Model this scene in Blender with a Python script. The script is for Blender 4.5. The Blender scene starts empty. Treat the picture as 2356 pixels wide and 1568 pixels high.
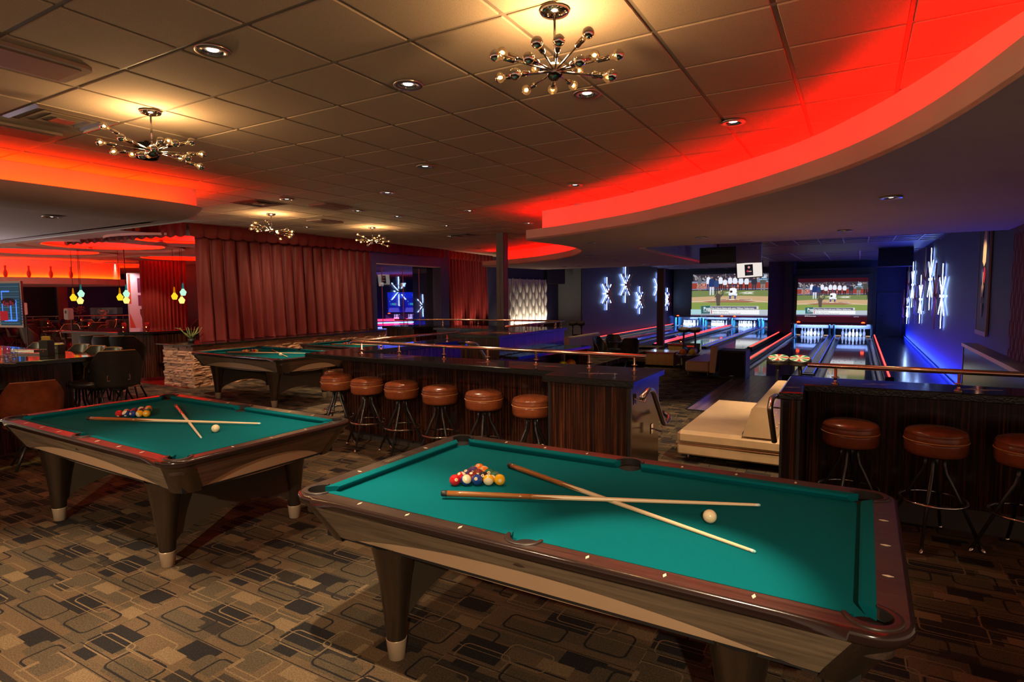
import bpy, bmesh, math, random
from math import sin, cos, pi, radians as R, sqrt, atan2
from mathutils import Vector, Matrix, Euler

random.seed(7)
scene = bpy.context.scene
COL = scene.collection

# ------------------------------------------------------------------ camera
FPX = 1367.73
CAM_H = 1.731
PITCH = .0778
ROLL = -.0082
TH = -.527            # the room's long axes are turned by this angle about z
cam_data = bpy.data.cameras.new('camera')
cam = bpy.data.objects.new('camera', cam_data)
COL.objects.link(cam)
cam_data.sensor_width = 36
cam_data.lens = FPX / 2356 * 36
cam_data.clip_start = .05
cam_data.clip_end = 200
cam.matrix_world = (Matrix.Translation((0, 0, CAM_H)) @ Matrix.Rotation(pi/2 - PITCH, 4, 'X')
                    @ Matrix.Rotation(ROLL, 4, 'Z'))
scene.camera = cam

# ------------------------------------------------------------------ world, exposure
world = bpy.data.worlds.new('world')
scene.world = world
world.use_nodes = True
bgn = world.node_tree.nodes['Background']
bgn.inputs[0].default_value = (.20, .125, .085, 1)
bgn.inputs[1].default_value = 2.3
scene.view_settings.view_transform = 'Standard'
scene.view_settings.look = 'None'
scene.view_settings.gamma = 1
scene.view_settings.exposure = 0.12
scene.view_settings.use_curve_mapping = False
scene.cycles.use_denoising = True
scene.cycles.max_bounces = 7
scene.cycles.transparent_max_bounces = 12
scene.cycles.caustics_reflective = False
scene.cycles.caustics_refractive = False
scene.cycles.sample_clamp_indirect = 4
scene.cycles.use_light_tree = True

# ------------------------------------------------------------------ room coordinates
CT, ST = cos(TH), sin(TH)
def W(u, v, z=0.0):
    """room coordinates (u along the bars, v down the lanes) to world"""
    return Vector((u*CT - v*ST, u*ST + v*CT, z))

def light(kind, name, loc, energy, color=(1, 1, 1), rot=None, **kw):
    d = bpy.data.lights.new(name, kind)
    d.energy = energy
    d.color = color
    for k, val in kw.items():
        setattr(d, k, val)
    o = bpy.data.objects.new(name, d)
    COL.objects.link(o)
    o.location = loc
    if rot is not None:
        o.rotation_euler = rot
    return o

def aim(o, target):
    d = Vector(target) - o.location
    o.rotation_euler = d.to_track_quat('-Z', 'Y').to_euler()

CZ = 3.18            # tile ceiling
SZ = 2.65            # dropped soffit
LZ = -.45            # floor of the bowling level
# ceiling downlights (u, v, power); those above the frame light the floor in front
DOWN = [(-3.3, 2.23, 120), (-2.7, 3.26, 90), (-1.73, 4.07, 70), (-.96, 5.38, 50),
        (-4.22, 5.36, 170), (-3.27, 7.3, 90), (-5.73, 6.42, 150), (-5.78, 8.53, 90),
        (-7.34, 6.04, 170), (-7.35, 7.49, 170), (-7.28, 8.4, 120),
        (-7.42, 10.09, 90), (-5.79, 10.65, 70), (-9.94, 8.66, 110), (-10.02, 10.18, 110), (-10.21, 15.55, 60), (-8.69, 11.97, 70)]
UNSEEN = [(-.62, 1.95, 420, 30), (-4.2, .9, 420, 60), (-2.0, 1.5, 420, 56)]
# added fill spots without fittings, most behind the camera: (from, at, power, cone)
FILL_SPOTS = [((.1, -1.6, 2.6), (.3, 2.1, .62), 460, 42), ((-2.4, -1.2, 2.6), (-2.9, 3.9, .62), 640, 36), ((2.4, -1.4, 3.12), (2.7, 4.2, .5), 520, 46), ((-1.6, 3.2, 3.12), (-.9, 6.2, .5), 200, 70)]
SOFFIT = [(2050, 455, 170), (1943, 531, 260), (1614, 547, 260), (1357, 558, 60), (1416, 599, 50), (1356, 590, 50), (1486, 608, 60), (1575, 607, 60), (1298, 614, 30), (1334, 613, 30)]
WARM = (1, .74, .46)
def strip_light(name, p0, p1, direction, energy, color, w=.06):
    """long thin lamp from p0 to p1 shining along direction"""
    p0 = Vector(p0); p1 = Vector(p1); x = (p1-p0).normalized(); d = Vector(direction).normalized()
    z = -(d - x*d.dot(x)).normalized(); y = z.cross(x)
    m = Matrix((x, y, z)).transposed().to_4x4(); m.translation = (p0+p1)/2
    o = light('AREA', name, (0, 0, 0), energy, color, None, shape='RECTANGLE', size=(p1-p0).length, size_y=w)
    o.matrix_world = m
    return o
UD = W(1, 0, 0); VD = W(0, 1, 0); ZD = Vector((0, 0, 1))
for a, b, e, c in FILL_SPOTS:
    aim(light('SPOT', 'fill_spot', a, e, WARM, None, spot_size=R(c), spot_blend=.7, shadow_soft_size=.04), b)
# ultraviolet-blue lamps of the bowling hall: floods, wall washers, pin decks
for u, v, e in ((-1.0, 24, 12), (-1.0, 29, 20), (-7, 30, 24), (-7, 36, 30)):
    light('AREA', 'blue_flood', W(u, v, 3.2), e, (.04, .07, 1), (0, 0, 0), shape='SQUARE', size=2.5)
strip_light('wall_wash', W(1.72, 13.5, LZ+.1), W(1.72, 33, LZ+.1), ZD*.9+UD*.6, 430, (.018, .045, 1))
strip_light('wall_wash', W(-10.6, 25.2, LZ+.15), W(-10.6, 39, LZ+.15), ZD-UD*.3, 600, (.018, .045, 1))
for uc0, vp in ((-1.07, 33.0), (-5.2, 39.6), (-8.72, 39.6)):
    strip_light('pin_lamp', W(uc0-1.5, vp-.45, LZ+.60), W(uc0+1.5, vp-.45, LZ+.60), VD-ZD*.5, 260, (.25, .40, 1))
# wall-washing lamps over the velvet, raking along the folds; the stone spot is added
for v0, v1, e in ((5.4, 8.0, 190), (7.2, 10.0, 190), (9.2, 12.0, 170)):
    o = light('SPOT', 'curtain_wash', W(-9.3, v0, CZ-.05), e, WARM, None, spot_size=R(62), spot_blend=.8, shadow_soft_size=.04); aim(o, W(-11.4, v1, 1.2))
o = light('SPOT', 'stone_fill_spot', W(-9.0, 4.9, CZ-.05), 650, WARM, None, spot_size=R(48), spot_blend=.7, shadow_soft_size=.04); aim(o, W(-11.1, 6.7, .3))  # added to brighten the stone corner, no fitting there
o = light('SPOT', 'bench_spot', W(-.2, 6.2, SZ-.03), 300, WARM, None, spot_size=R(70), spot_blend=.7, shadow_soft_size=.04); aim(o, W(-1.2, 8.3, -.1))
# fill lamps added out of sight at the left, to light the soffit
light('POINT', 'bar_fill_lamp', W(-12.6, 3.4, 1.5), 60, (.75, .82, 1), shadow_soft_size=.15)
light('POINT', 'bar_fill_lamp', W(-11.5, .9, 1.5), 70, (1, .78, .40), shadow_soft_size=.15)
# ------------------------------------------------------------------ mesh helpers
class MB:
    """collects shapes and links them as one mesh object"""
    def __init__(s):
        s.v = []; s.f = []; s.m = []; s.sm = []
        s.mat = 0; s.smooth = False
    def add(s, vs, fs, M=None):
        b = len(s.v)
        for p in vs:
            p = Vector(p)
            s.v.append(M @ p if M is not None else p)
        for f in fs:
            s.f.append([i + b for i in f]); s.m.append(s.mat); s.sm.append(s.smooth)
        return s
    def box(s, x0, x1, y0, y1, z0, z1, M=None, ch=0.0):
        if ch > 0:
            c = min(ch, (x1-x0)/2.01, (y1-y0)/2.01, (z1-z0)/2.01)
            vs = []
            for dx, dy, dz in ((c, c, 0), (c, 0, c), (0, c, c)):
                for X in (x0+dx, x1-dx):
                    for Y in (y0+dy, y1-dy):
                        for Z in (z0+dz, z1-dz):
                            vs.append((X, Y, Z))
            bm = bmesh.new()
            for p in vs: bm.verts.new(p)
            bmesh.ops.convex_hull(bm, input=bm.verts)
            bmesh.ops.dissolve_limit(bm, angle_limit=.01, verts=bm.verts, edges=bm.edges)
            bm.verts.index_update()
            s.add([w.co.copy() for w in bm.verts], [[w.index for w in f.verts] for f in bm.faces], M)
            bm.free()
            return s
        vs = [(x0, y0, z0), (x1, y0, z0), (x1, y1, z0), (x0, y1, z0), (x0, y0, z1), (x1, y0, z1), (x1, y1, z1), (x0, y1, z1)]
        return s.add(vs, [(0, 3, 2, 1), (4, 5, 6, 7), (0, 1, 5, 4), (1, 2, 6, 5), (2, 3, 7, 6), (3, 0, 4, 7)], M)
    def prism(s, pts, z0, z1, M=None, cap=True):
        n = len(pts)
        a = sum(pts[i][0]*pts[(i+1) % n][1] - pts[(i+1) % n][0]*pts[i][1] for i in range(n))
        if a < 0: pts = list(pts)[::-1]
        vs = [(p[0], p[1], z0) for p in pts] + [(p[0], p[1], z1) for p in pts]
        fs = [(i, (i+1) % n, n+(i+1) % n, n+i) for i in range(n)]
        if cap: fs += [list(range(n))[::-1], list(range(n, 2*n))]
        return s.add(vs, fs, M)
    def lathe(s, prof, n=24, M=None, smooth=True, cap=True):
        old = s.smooth; s.smooth = smooth
        vs = []; fs = []
        for r, z in prof:
            for k in range(n):
                a = 2*pi*k/n
                vs.append((r*cos(a), r*sin(a), z))
        for j in range(len(prof)-1):
            for k in range(n):
                k2 = (k+1) % n
                fs.append((j*n+k, j*n+k2, (j+1)*n+k2, (j+1)*n+k))
        if cap:
            if prof[0][0] > 1e-6: fs.append(list(range(n))[::-1])
            if prof[-1][0] > 1e-6: fs.append([(len(prof)-1)*n + k for k in range(n)])
        s.add(vs, fs, M); s.smooth = old
        return s
    def cyl(s, r, z0, z1, n=24, M=None, r1=None):
        return s.lathe([(r, z0), (r if r1 is None else r1, z1)], n, M)
    def sphere(s, r, c=(0, 0, 0), n=16, M=None, sz=1.0):
        T = Matrix.Translation(c)
        if M is not None: T = M @ T
        h = max(4, n//2)
        prof = [(max(1e-5, r*sin(pi*k/h)), -r*sz*cos(pi*k/h)) for k in range(h+1)]
        return s.lathe(prof, n, T, cap=False)
    def tube(s, pts, r, n=10, M=None, closed=False, cap=True):
        old = s.smooth; s.smooth = True
        P = [Vector(p) for p in pts]; N = len(P)
        rs = r if isinstance(r, (list, tuple)) else [r]*N
        tang = []
        for i in range(N):
            a = P[(i-1) % N] if (i > 0 or closed) else P[i]
            b = P[(i+1) % N] if (i < N-1 or closed) else P[i]
            tang.append((b-a).normalized())
        up = Vector((0, 0, 1)) if abs(tang[0].z) < .95 else Vector((1, 0, 0))
        nrm = (up - tang[0]*up.dot(tang[0])).normalized()
        vs = []; fs = []
        for i in range(N):
            t = tang[i]
            nrm = (nrm - t*nrm.dot(t)).normalized()
            bn = t.cross(nrm)
            for k in range(n):
                a = 2*pi*k/n
                vs.append(P[i] + (nrm*cos(a) + bn*sin(a))*rs[i])
        for i in range(N if closed else N-1):
            j = (i+1) % N
            for k in range(n):
                k2 = (k+1) % n
                fs.append((i*n+k, i*n+k2, j*n+k2, j*n+k))
        if cap and not closed:
            fs.append(list(range(n))[::-1]); fs.append([(N-1)*n+k for k in range(n)])
        s.add(vs, fs, M); s.smooth = old
        return s
    def grid(s, rows, M=None, smooth=True, closed=False):
        """rows: list of equal-length lists of points, skinned with quads"""
        old = s.smooth; s.smooth = smooth
        n = len(rows[0]); vs = [p for r in rows for p in r]; fs = []
        for j in range(len(rows)-1):
            for k in range(n if closed else n-1):
                k2 = (k+1) % n
                fs.append((j*n+k, j*n+k2, (j+1)*n+k2, (j+1)*n+k))
        s.add(vs, fs, M); s.smooth = old
        return s
    def quad(s, *p, M=None):
        return s.add(p, [tuple(range(len(p)))], M)
    def merge(s, o, M=None, mat=None):
        b = len(s.v)
        s.v += [M @ p if M is not None else p for p in o.v]
        s.f += [[i+b for i in f] for f in o.f]
        s.m += o.m if mat is None else [mat]*len(o.f)
        s.sm += o.sm
        return s
    def build(s, name, mats, parent=None, loc=None, rz=None, label=None, cat=None, group=None, kind=None):
        me = bpy.data.meshes.new(name)
        me.from_pydata([tuple(p) for p in s.v], [], s.f)
        if not isinstance(mats, (list, tuple)): mats = [mats]
        for m in mats: me.materials.append(m)
        me.polygons.foreach_set('material_index', s.m)
        me.polygons.foreach_set('use_smooth', s.sm)
        me.update()
        return link(name, me, parent, loc, rz, label, cat, group, kind)

def link(name, me, parent=None, loc=None, rz=None, label=None, cat=None, group=None, kind=None):
    o = bpy.data.objects.new(name, me)
    COL.objects.link(o)
    if parent is not None: o.parent = parent
    if loc is not None: o.location = loc
    if rz is not None: o.rotation_euler = (0, 0, rz)
    tag(o, label, cat, group, kind)
    return o

def tag(o, label=None, cat=None, group=None, kind=None):
    if label: o['label'] = label
    if cat: o['category'] = cat
    if group: o['group'] = group
    if kind: o['kind'] = kind
    return o

def thing(name, loc, rz, label, cat, group=None):
    o = bpy.data.objects.new(name, None)
    o.empty_display_size = .1
    COL.objects.link(o)
    o.location = loc; o.rotation_euler = (0, 0, rz)
    return tag(o, label, cat, group)

def copy_tree(src, loc=None, rz=None, label=None, group=None, parent=None):
    c = src.copy(); COL.objects.link(c)
    if parent is not None: c.parent = parent
    if loc is not None: c.location = loc
    if rz is not None: c.rotation_euler = (0, 0, rz)
    if label: c['label'] = label
    if group: c['group'] = group
    for ch in list(KIDS.get(src.name, [])):
        copy_tree(ch, parent=c)
    return c
class _Kids:
    def get(s, n, d=()):
        return [o for o in bpy.data.objects[n].children]
KIDS = _Kids()

def struct(mb, name, mats, loc=None, rz=None, parent=None, label=None):
    return mb.build(name, mats, parent, loc, rz, label, None, None, None if parent is not None else 'structure')

def TRS(loc=(0, 0, 0), rot=(0, 0, 0), s=1):
    S = s if isinstance(s, (tuple, list)) else (s, s, s)
    return Matrix.Translation(loc) @ Euler(rot).to_matrix().to_4x4() @ Matrix.Diagonal((*S, 1))

def align(a, b):
    """matrix taking the z axis onto the segment a -> b, origin at a"""
    a = Vector(a); d = Vector(b) - a
    return Matrix.Translation(a) @ d.to_track_quat('Z', 'Y').to_matrix().to_4x4()

_txt = {}
def text_mesh(body, size=1.0, extrude=0.0, align_x='CENTER', shear=0.0, bold=0.0):
    """flat lettering in the xy plane, as (verts, faces)"""
    key = (body, extrude, align_x, shear, bold)
    if key not in _txt:
        cu = bpy.data.curves.new('t', 'FONT')
        cu.body = body; cu.size = 1; cu.extrude = extrude; cu.align_x = align_x; cu.align_y = 'CENTER'
        cu.shear = shear; cu.offset = bold; cu.resolution_u = 2
        o = bpy.data.objects.new('t', cu); COL.objects.link(o)
        dg = bpy.context.evaluated_depsgraph_get()
        me = bpy.data.meshes.new_from_object(o.evaluated_get(dg))
        _txt[key] = ([v.co.copy() for v in me.vertices], [list(p.vertices) for p in me.polygons])
        bpy.data.objects.remove(o); bpy.data.curves.remove(cu); bpy.data.meshes.remove(me)
    vs, fs = _txt[key]
    return [v*size for v in vs], fs

# ------------------------------------------------------------------ materials
def nmat(name):
    m = bpy.data.materials.new(name); m.use_nodes = True
    nt = m.node_tree
    return m, nt, nt.nodes['Principled BSDF']
def setp(b, col=None, rough=None, metal=None, spec=None, trans=None, ior=None, coat=None, emit=None, es=None, sheen=None, alpha=None):
    I = b.inputs
    if col is not None: I['Base Color'].default_value = (*col, 1)
    if rough is not None: I['Roughness'].default_value = rough
    if metal is not None: I['Metallic'].default_value = metal
    if spec is not None: I['Specular IOR Level'].default_value = spec
    if trans is not None: I['Transmission Weight'].default_value = trans
    if ior is not None: I['IOR'].default_value = ior
    if coat is not None: I['Coat Weight'].default_value = coat; I['Coat Roughness'].default_value = .05
    if emit is not None: I['Emission Color'].default_value = (*emit, 1)
    if es is not None: I['Emission Strength'].default_value = es
    if sheen is not None: I['Sheen Weight'].default_value = sheen
    if alpha is not None: I['Alpha'].default_value = alpha
def N(nt, typ, **kw):
    n = nt.nodes.new(typ)
    for k, v in kw.items(): setattr(n, k, v)
    return n
def ramp(nt, fac, stops):
    r = N(nt, 'ShaderNodeValToRGB')
    el = r.color_ramp.elements
    while len(el) < len(stops): el.new(.5)
    for e, (p, c) in zip(el, stops):
        e.position = p; e.color = (*c, 1) if len(c) == 3 else c
    nt.links.new(fac, r.inputs[0])
    return r.outputs[0]
def coords(nt, kind='Object', scale=(1, 1, 1), rot=(0, 0, 0)):
    tc = N(nt, 'ShaderNodeTexCoord'); mp = N(nt, 'ShaderNodeMapping')
    mp.inputs['Scale'].default_value = scale; mp.inputs['Rotation'].default_value = rot
    nt.links.new(tc.outputs[kind], mp.inputs[0])
    return mp.outputs[0]
def noise(nt, vec, scale=5, detail=3, rough=.55):
    n = N(nt, 'ShaderNodeTexNoise'); n.inputs['Scale'].default_value = scale
    n.inputs['Detail'].default_value = detail; n.inputs['Roughness'].default_value = rough
    nt.links.new(vec, n.inputs['Vector'])
    return n.outputs[0]
def bump(nt, b, h, strength=.2, dist=.01):
    n = N(nt, 'ShaderNodeBump'); n.inputs['Strength'].default_value = strength; n.inputs['Distance'].default_value = dist
    nt.links.new(h, n.inputs['Height']); nt.links.new(n.outputs[0], b.inputs['Normal'])
def math_(nt, op, a, b=None, c=None):
    n = N(nt, 'ShaderNodeMath', operation=op)
    for i, x in enumerate((a, b, c)):
        if x is None: continue
        if isinstance(x, (int, float)): n.inputs[i].default_value = x
        else: nt.links.new(x, n.inputs[i])
    return n.outputs[0]
def mixc(nt, fac, a, b):
    n = N(nt, 'ShaderNodeMix', data_type='RGBA')
    for i, x in ((0, fac), (6, a), (7, b)):
        if isinstance(x, (int, float)): n.inputs[i].default_value = x
        elif isinstance(x, (tuple, list)): n.inputs[i].default_value = (*x, 1) if len(x) == 3 else x
        else: nt.links.new(x, n.inputs[i])
    return n.outputs[2]

def plain(name, col, rough=.6, metal=0, spec=.5, var=.0, vscale=8, bmp=0, bscale=60, **kw):
    m, nt, b = nmat(name)
    setp(b, col, rough, metal, spec, **kw)
    if var or bmp:
        vec = coords(nt)
    if var:
        f = noise(nt, vec, vscale, 4)
        c = ramp(nt, f, [(.3, tuple(x*(1-var) for x in col)), (.7, tuple(min(1, x*(1+var)) for x in col))])
        nt.links.new(c, b.inputs['Base Color'])
    if bmp:
        bump(nt, b, noise(nt, vec, bscale, 3), bmp, .004)
    return m
def emit(name, col, strength):
    m, nt, b = nmat(name)
    setp(b, (0, 0, 0), .5, emit=col, es=strength, spec=0)
    return m
def grain(name, dark, light, sc=(40, 40, 1.2), rough=.35, coat=0, contrast=(.35, .65), bmp=.05, spec=.5, kind='Object'):
    """wood with straight grain; sc squeezes the noise so that it runs along one axis"""
    m, nt, b = nmat(name)
    setp(b, light, rough, coat=coat, spec=spec)
    vec = coords(nt, kind, sc)
    f = noise(nt, vec, 1.0, 5, .65)
    c = ramp(nt, f, [(contrast[0], dark), (contrast[1], light)])
    nt.links.new(c, b.inputs['Base Color'])
    if bmp: bump(nt, b, f, bmp, .002)
    return m
def metal(name, col=(.62, .6, .57), rough=.25, bmp=0):
    m, nt, b = nmat(name); setp(b, col, rough, 1.0)
    if bmp: bump(nt, b, noise(nt, coords(nt, 'Object', (3, 3, 120)), 1, 2), bmp, .001)
    return m

M = {}
M['paint_blue'] = plain('paint_blue', (.030, .045, .12), .55, var=.08)
M['paint_navy'] = plain('paint_navy', (.026, .036, .085), .6, var=.08)
M['paint_grey'] = plain('paint_grey', (.12, .13, .15), .7, var=.05)
M['paint_white'] = plain('paint_white', (.62, .58, .54), .8, var=.03, vscale=3)
M['soffit'] = plain('soffit', (.60, .46, .40), .85, var=.04, vscale=2, bmp=.15, bscale=160)
M['tile'] = None
M['black'] = plain('black', (.012, .012, .013), .5)
M['black_gloss'] = plain('black_gloss', (.01, .01, .011), .12)
M['black_metal'] = plain('black_metal', (.018, .017, .018), .28, spec=.7)
M['chrome'] = metal('chrome', (.72, .70, .68), .08)
M['chrome_dark'] = metal('chrome_dark', (.38, .33, .30), .12)
M['steel'] = metal('steel', (.50, .46, .42), .3)
M['brass_steel'] = metal('brass_steel', (.66, .52, .42), .22)
M['copper'] = metal('copper', (.72, .47, .36), .2)
M['cast'] = plain('cast', (.03, .02, .018), .45, bmp=.1, bscale=200)
M['white'] = plain('white', (.75, .73, .70), .6)
M['cream'] = plain('cream', (.62, .43, .27), .45, var=.03, vscale=6, bmp=.04, bscale=400)
M['vinyl'] = plain('vinyl', (.56, .38, .21), .42, var=.08, vscale=5, bmp=.08, bscale=120)
M['leather'] = plain('leather', (.20, .050, .018), .24, var=.28, vscale=9, bmp=.06, bscale=90)
M['leather_dark'] = plain('leather_dark', (.022, .020, .018), .34, var=.2, bmp=.05)
M['piping'] = plain('piping', (.60, .26, .09), .45)
M['piping_tan'] = plain('piping_tan', (.38, .16, .07), .5)
M['glass'] = None
def mk():
    # ceiling tile: matt, pitted
    m, nt, b = nmat('tile'); setp(b, (.5, .4, .31), .9, spec=.2)
    vec = coords(nt)
    v = N(nt, 'ShaderNodeTexVoronoi'); v.inputs['Scale'].default_value = 130
    nt.links.new(vec, v.inputs['Vector'])
    c = ramp(nt, v.outputs['Distance'], [(.12, (.34, .26, .20)), (.3, (.56, .44, .33))])
    nt.links.new(c, b.inputs['Base Color'])
    bump(nt, b, noise(nt, vec, 150, 3), .35, .004)
    M['tile'] = m
    M['tbar'] = plain('tbar', (.30, .24, .19), .5)
    # dark zebra-grain laminate of the bars
    m, nt, b = nmat('zebra'); setp(b, rough=.2, spec=.45, coat=.1)
    vec = coords(nt, 'Object', (60, 60, .9))
    f = noise(nt, vec, 1.0, 6, .7)
    c = ramp(nt, f, [(.40, (.008, .003, .003)), (.50, (.026, .008, .006)), (.60, (.085, .024, .010)), (.70, (.15, .048, .018))])
    nt.links.new(c, b.inputs['Base Color'])
    M['zebra'] = m
    # polished black granite with faint stars of copper
    m, nt, b = nmat('granite'); setp(b, (.012, .010, .012), .07, spec=.8)
    vec = coords(nt, 'Object')
    f = noise(nt, vec, 160, 2)
    c = ramp(nt, f, [(.62, (.012, .010, .012)), (.75, (.06, .045, .05))])
    nt.links.new(c, b.inputs['Base Color'])
    bump(nt, b, noise(nt, vec, 9, 2), .03, .004)
    M['granite'] = m
    M['granite_edge'] = plain('granite_edge', (.008, .007, .007), .15, spec=.7, bmp=.25, bscale=70)
    M['toe'] = plain('toe', (.05, .042, .036), .6)
    # pool table
    m, nt, b = nmat('felt'); setp(b, (.0008, .11, .14), .95, spec=.05)
    vec = coords(nt, 'Object')
    f = noise(nt, vec, 700, 2)
    c = ramp(nt, f, [(.3, (.0006, .10, .125)), (.7, (.001, .135, .165))])
    nt.links.new(c, b.inputs['Base Color']); bump(nt, b, f, .15, .001)
    M['felt'] = m
    M['rail'] = grain('rail', (.030, .018, .015), (.060, .040, .032), (3, 50, 50), .30, spec=.5, bmp=.02)
    M['rail_edge'] = plain('rail_edge', (.022, .012, .011), .16, spec=.7)
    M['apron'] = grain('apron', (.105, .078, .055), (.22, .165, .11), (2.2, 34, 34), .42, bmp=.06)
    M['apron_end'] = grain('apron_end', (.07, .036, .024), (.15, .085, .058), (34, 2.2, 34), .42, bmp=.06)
    m, nt, b = nmat('leg_metal'); setp(b, (.13, .10, .078), .28, .9)
    bump(nt, b, noise(nt, coords(nt, 'Object', (70, 70, .8)), 1, 3), .5, .004); M['leg_metal'] = m
    M['foot_cap'] = plain('foot_cap', (.52, .40, .28), .35, metal=.35)
    M['end_panel'] = plain('end_panel', (.055, .042, .030), .40, var=.1)
    M['pearl'] = plain('pearl', (.80, .66, .50), .3)
    M['plate'] = metal('plate', (.75, .66, .5), .3)
    M['pocket'] = plain('pocket', (.022, .014, .012), .42)
    M['hole'] = plain('hole', (.008, .006, .006), .8)
    M['ivory'] = plain('ivory', (.80, .68, .44), .12)
    M['chalk'] = plain('chalk', (.25, .62, .60), .7)
    M['ink'] = plain('ink', (.02, .02, .02), .4)
    M['cue_wood'] = grain('cue_wood', (.15, .055, .012), (.33, .125, .03), (2, 60, 60), .22, bmp=.01, coat=.4)
    M['maple'] = grain('maple', (.66, .50, .30), (.80, .64, .42), (2, 60, 60), .3, bmp=.01)
    for n, c in dict(yellow=(.82, .43, .01), blue=(.012, .05, .26), red=(.55, .01, .015), purple=(.05, .02, .12), orange=(.85, .20, .015),
                     green=(.01, .13, .06), maroon=(.20, .02, .015), black=(.008, .008, .008), pink=(.75, .45, .28)).items():
        M['ball_'+n] = plain('ball_'+n, c, .07, spec=.7)
        m, nt, b = nmat('stripe_'+n); setp(b, rough=.07, spec=.7)     # ivory ball with a broad coloured band
        tc = N(nt, 'ShaderNodeTexCoord'); sp = N(nt, 'ShaderNodeSeparateXYZ'); nt.links.new(tc.outputs['Object'], sp.inputs[0])
        k = math_(nt, 'LESS_THAN', math_(nt, 'ABSOLUTE', sp.outputs[2]), .0155)
        nt.links.new(mixc(nt, k, (.80, .68, .44), c), b.inputs['Base Color'])
        M['stripe_'+n] = m
    # stone
    m, nt, b = nmat('stone'); setp(b, rough=.85, spec=.25)
    vec = coords(nt); oi = N(nt, 'ShaderNodeObjectInfo')
    f = noise(nt, vec, 14, 5, .65)
    c1 = ramp(nt, f, [(.3, (.42, .23, .14)), (.7, (.72, .46, .30))])
    c2 = ramp(nt, oi.outputs['Random'], [(0, (.55, .42, .36)), (.15, (.9, .85, .8)), (.6, (1.05, 1, .95)), (1, (1.25, 1.15, 1.05))])
    mx = N(nt, 'ShaderNodeMix', data_type='RGBA', blend_type='MULTIPLY'); mx.inputs[0].default_value = 1
    nt.links.new(c1, mx.inputs[6]); nt.links.new(c2, mx.inputs[7]); nt.links.new(mx.outputs[2], b.inputs['Base Color'])
    bump(nt, b, noise(nt, vec, 40, 5, .7), .7, .012)
    M['stone'] = m
    M['mortar'] = plain('mortar', (.06, .035, .025), .9)
    # velvet
    for nm, c in (('velvet', (.115, .010, .009)), ('velvet_dark', (.12, .008, .010))):
        m, nt, b = nmat(nm); setp(b, c, .55, spec=.25, sheen=.7)
        b.inputs['Sheen Tint'].default_value = (.9, .25, .18, 1); b.inputs['Sheen Roughness'].default_value = .35
        bump(nt, b, noise(nt, coords(nt, 'Object', (5, 5, 2)), 3, 4), .25, .02)
        M[nm] = m
    # lanes
    m, nt, b = nmat('lane'); setp(b, rough=.06, spec=.6, coat=.5)
    f = noise(nt, coords(nt, 'Object', (24, .25, 1)), 1, 3)
    nt.links.new(ramp(nt, f, [(.35, (.16, .115, .08)), (.65, (.26, .20, .15))]), b.inputs['Base Color'])
    M['lane'] = m
    m, nt, b = nmat('approach'); setp(b, rough=.25, spec=.5)
    f = noise(nt, coords(nt, 'Object', (22, .3, 1)), 1, 3)
    nt.links.new(ramp(nt, f, [(.35, (.20, .12, .085)), (.65, (.34, .215, .155))]), b.inputs['Base Color'])
    M['approach'] = m
    M['gutter'] = plain('gutter', (.05, .055, .08), .22)
    M['capping'] = plain('capping', (.018, .018, .022), .2)
    M['dark_gloss_floor'] = plain('dark_gloss_floor', (.03, .03, .045), .16)
    M['red_floor'] = plain('red_floor', (.42, .012, .010), .12, var=.1)
    M['floor_line'] = plain('floor_line', (.62, .45, .33), .25)
    # glass
    m, nt, b = nmat('glass'); setp(b, (1, 1, 1), .02, trans=1, ior=1.45)
    tr = N(nt, 'ShaderNodeBsdfTransparent'); mx = N(nt, 'ShaderNodeMixShader'); gl = N(nt, 'ShaderNodeBsdfGlossy')
    gl.inputs['Roughness'].default_value = .02
    lw = N(nt, 'ShaderNodeLayerWeight'); lw.inputs[0].default_value = .3
    nt.links.new(math_(nt, 'MULTIPLY_ADD', lw.outputs['Fresnel'], .28, .015), mx.inputs[0]); nt.links.new(tr.outputs[0], mx.inputs[1]); nt.links.new(gl.outputs[0], mx.inputs[2])
    nt.links.new(mx.outputs[0], nt.nodes['Material Output'].inputs[0])
    M['glass'] = m
    # pin: slight emission added to even out the ultraviolet light on the pins
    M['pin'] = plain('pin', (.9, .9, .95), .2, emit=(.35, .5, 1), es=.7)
    M['pin_red_lit'] = plain('pin_red_lit', (.75, .10, .08), .2)  # red glow of the canopy put into the pin colour
    # emitters
    M['led_red'] = emit('led_red', (1, .0018, .0001), 95)
    M['led_orange'] = emit('led_orange', (1, .028, .0002), 85)
    M['lane_red'] = emit('lane_red', (1, .035, .03), 5)
    M['led_pink'] = emit('led_pink', (1, .02, .06), 7)
    M['led_blue'] = emit('led_blue', (.10, .30, 1), 9)
    M['neon_white'] = emit('neon_white', (.36, .55, 1), 22)
    M['led_soft_blue'] = emit('led_soft_blue', (.02, .06, 1), 2.2)
    M['filament'] = emit('filament', (1, .55, .18), 60)
    M['lamp'] = emit('lamp', (1, .86, .66), 14)
    M['beacon'] = emit('beacon', (1, .05, .01), 6)
    M['yellow_glass'] = emit('yellow_glass', (1, .62, .02), 1.1)
    M['cream_glass'] = emit('cream_glass', (1, .80, .22), 1.1)
    M['green_glass'] = emit('green_glass', (.55, 1, .75), .9)
    M['amber_neck'] = emit('amber_neck', (1, .30, .0), .5)
    M['teal_neck'] = emit('teal_neck', (.03, .25, .25), .5)
    M['flame'] = emit('flame', (1, .50, .05), 9)
    M['candle_glass'] = plain('candle_glass', (.35, .012, .012), .15)
mk()

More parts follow.
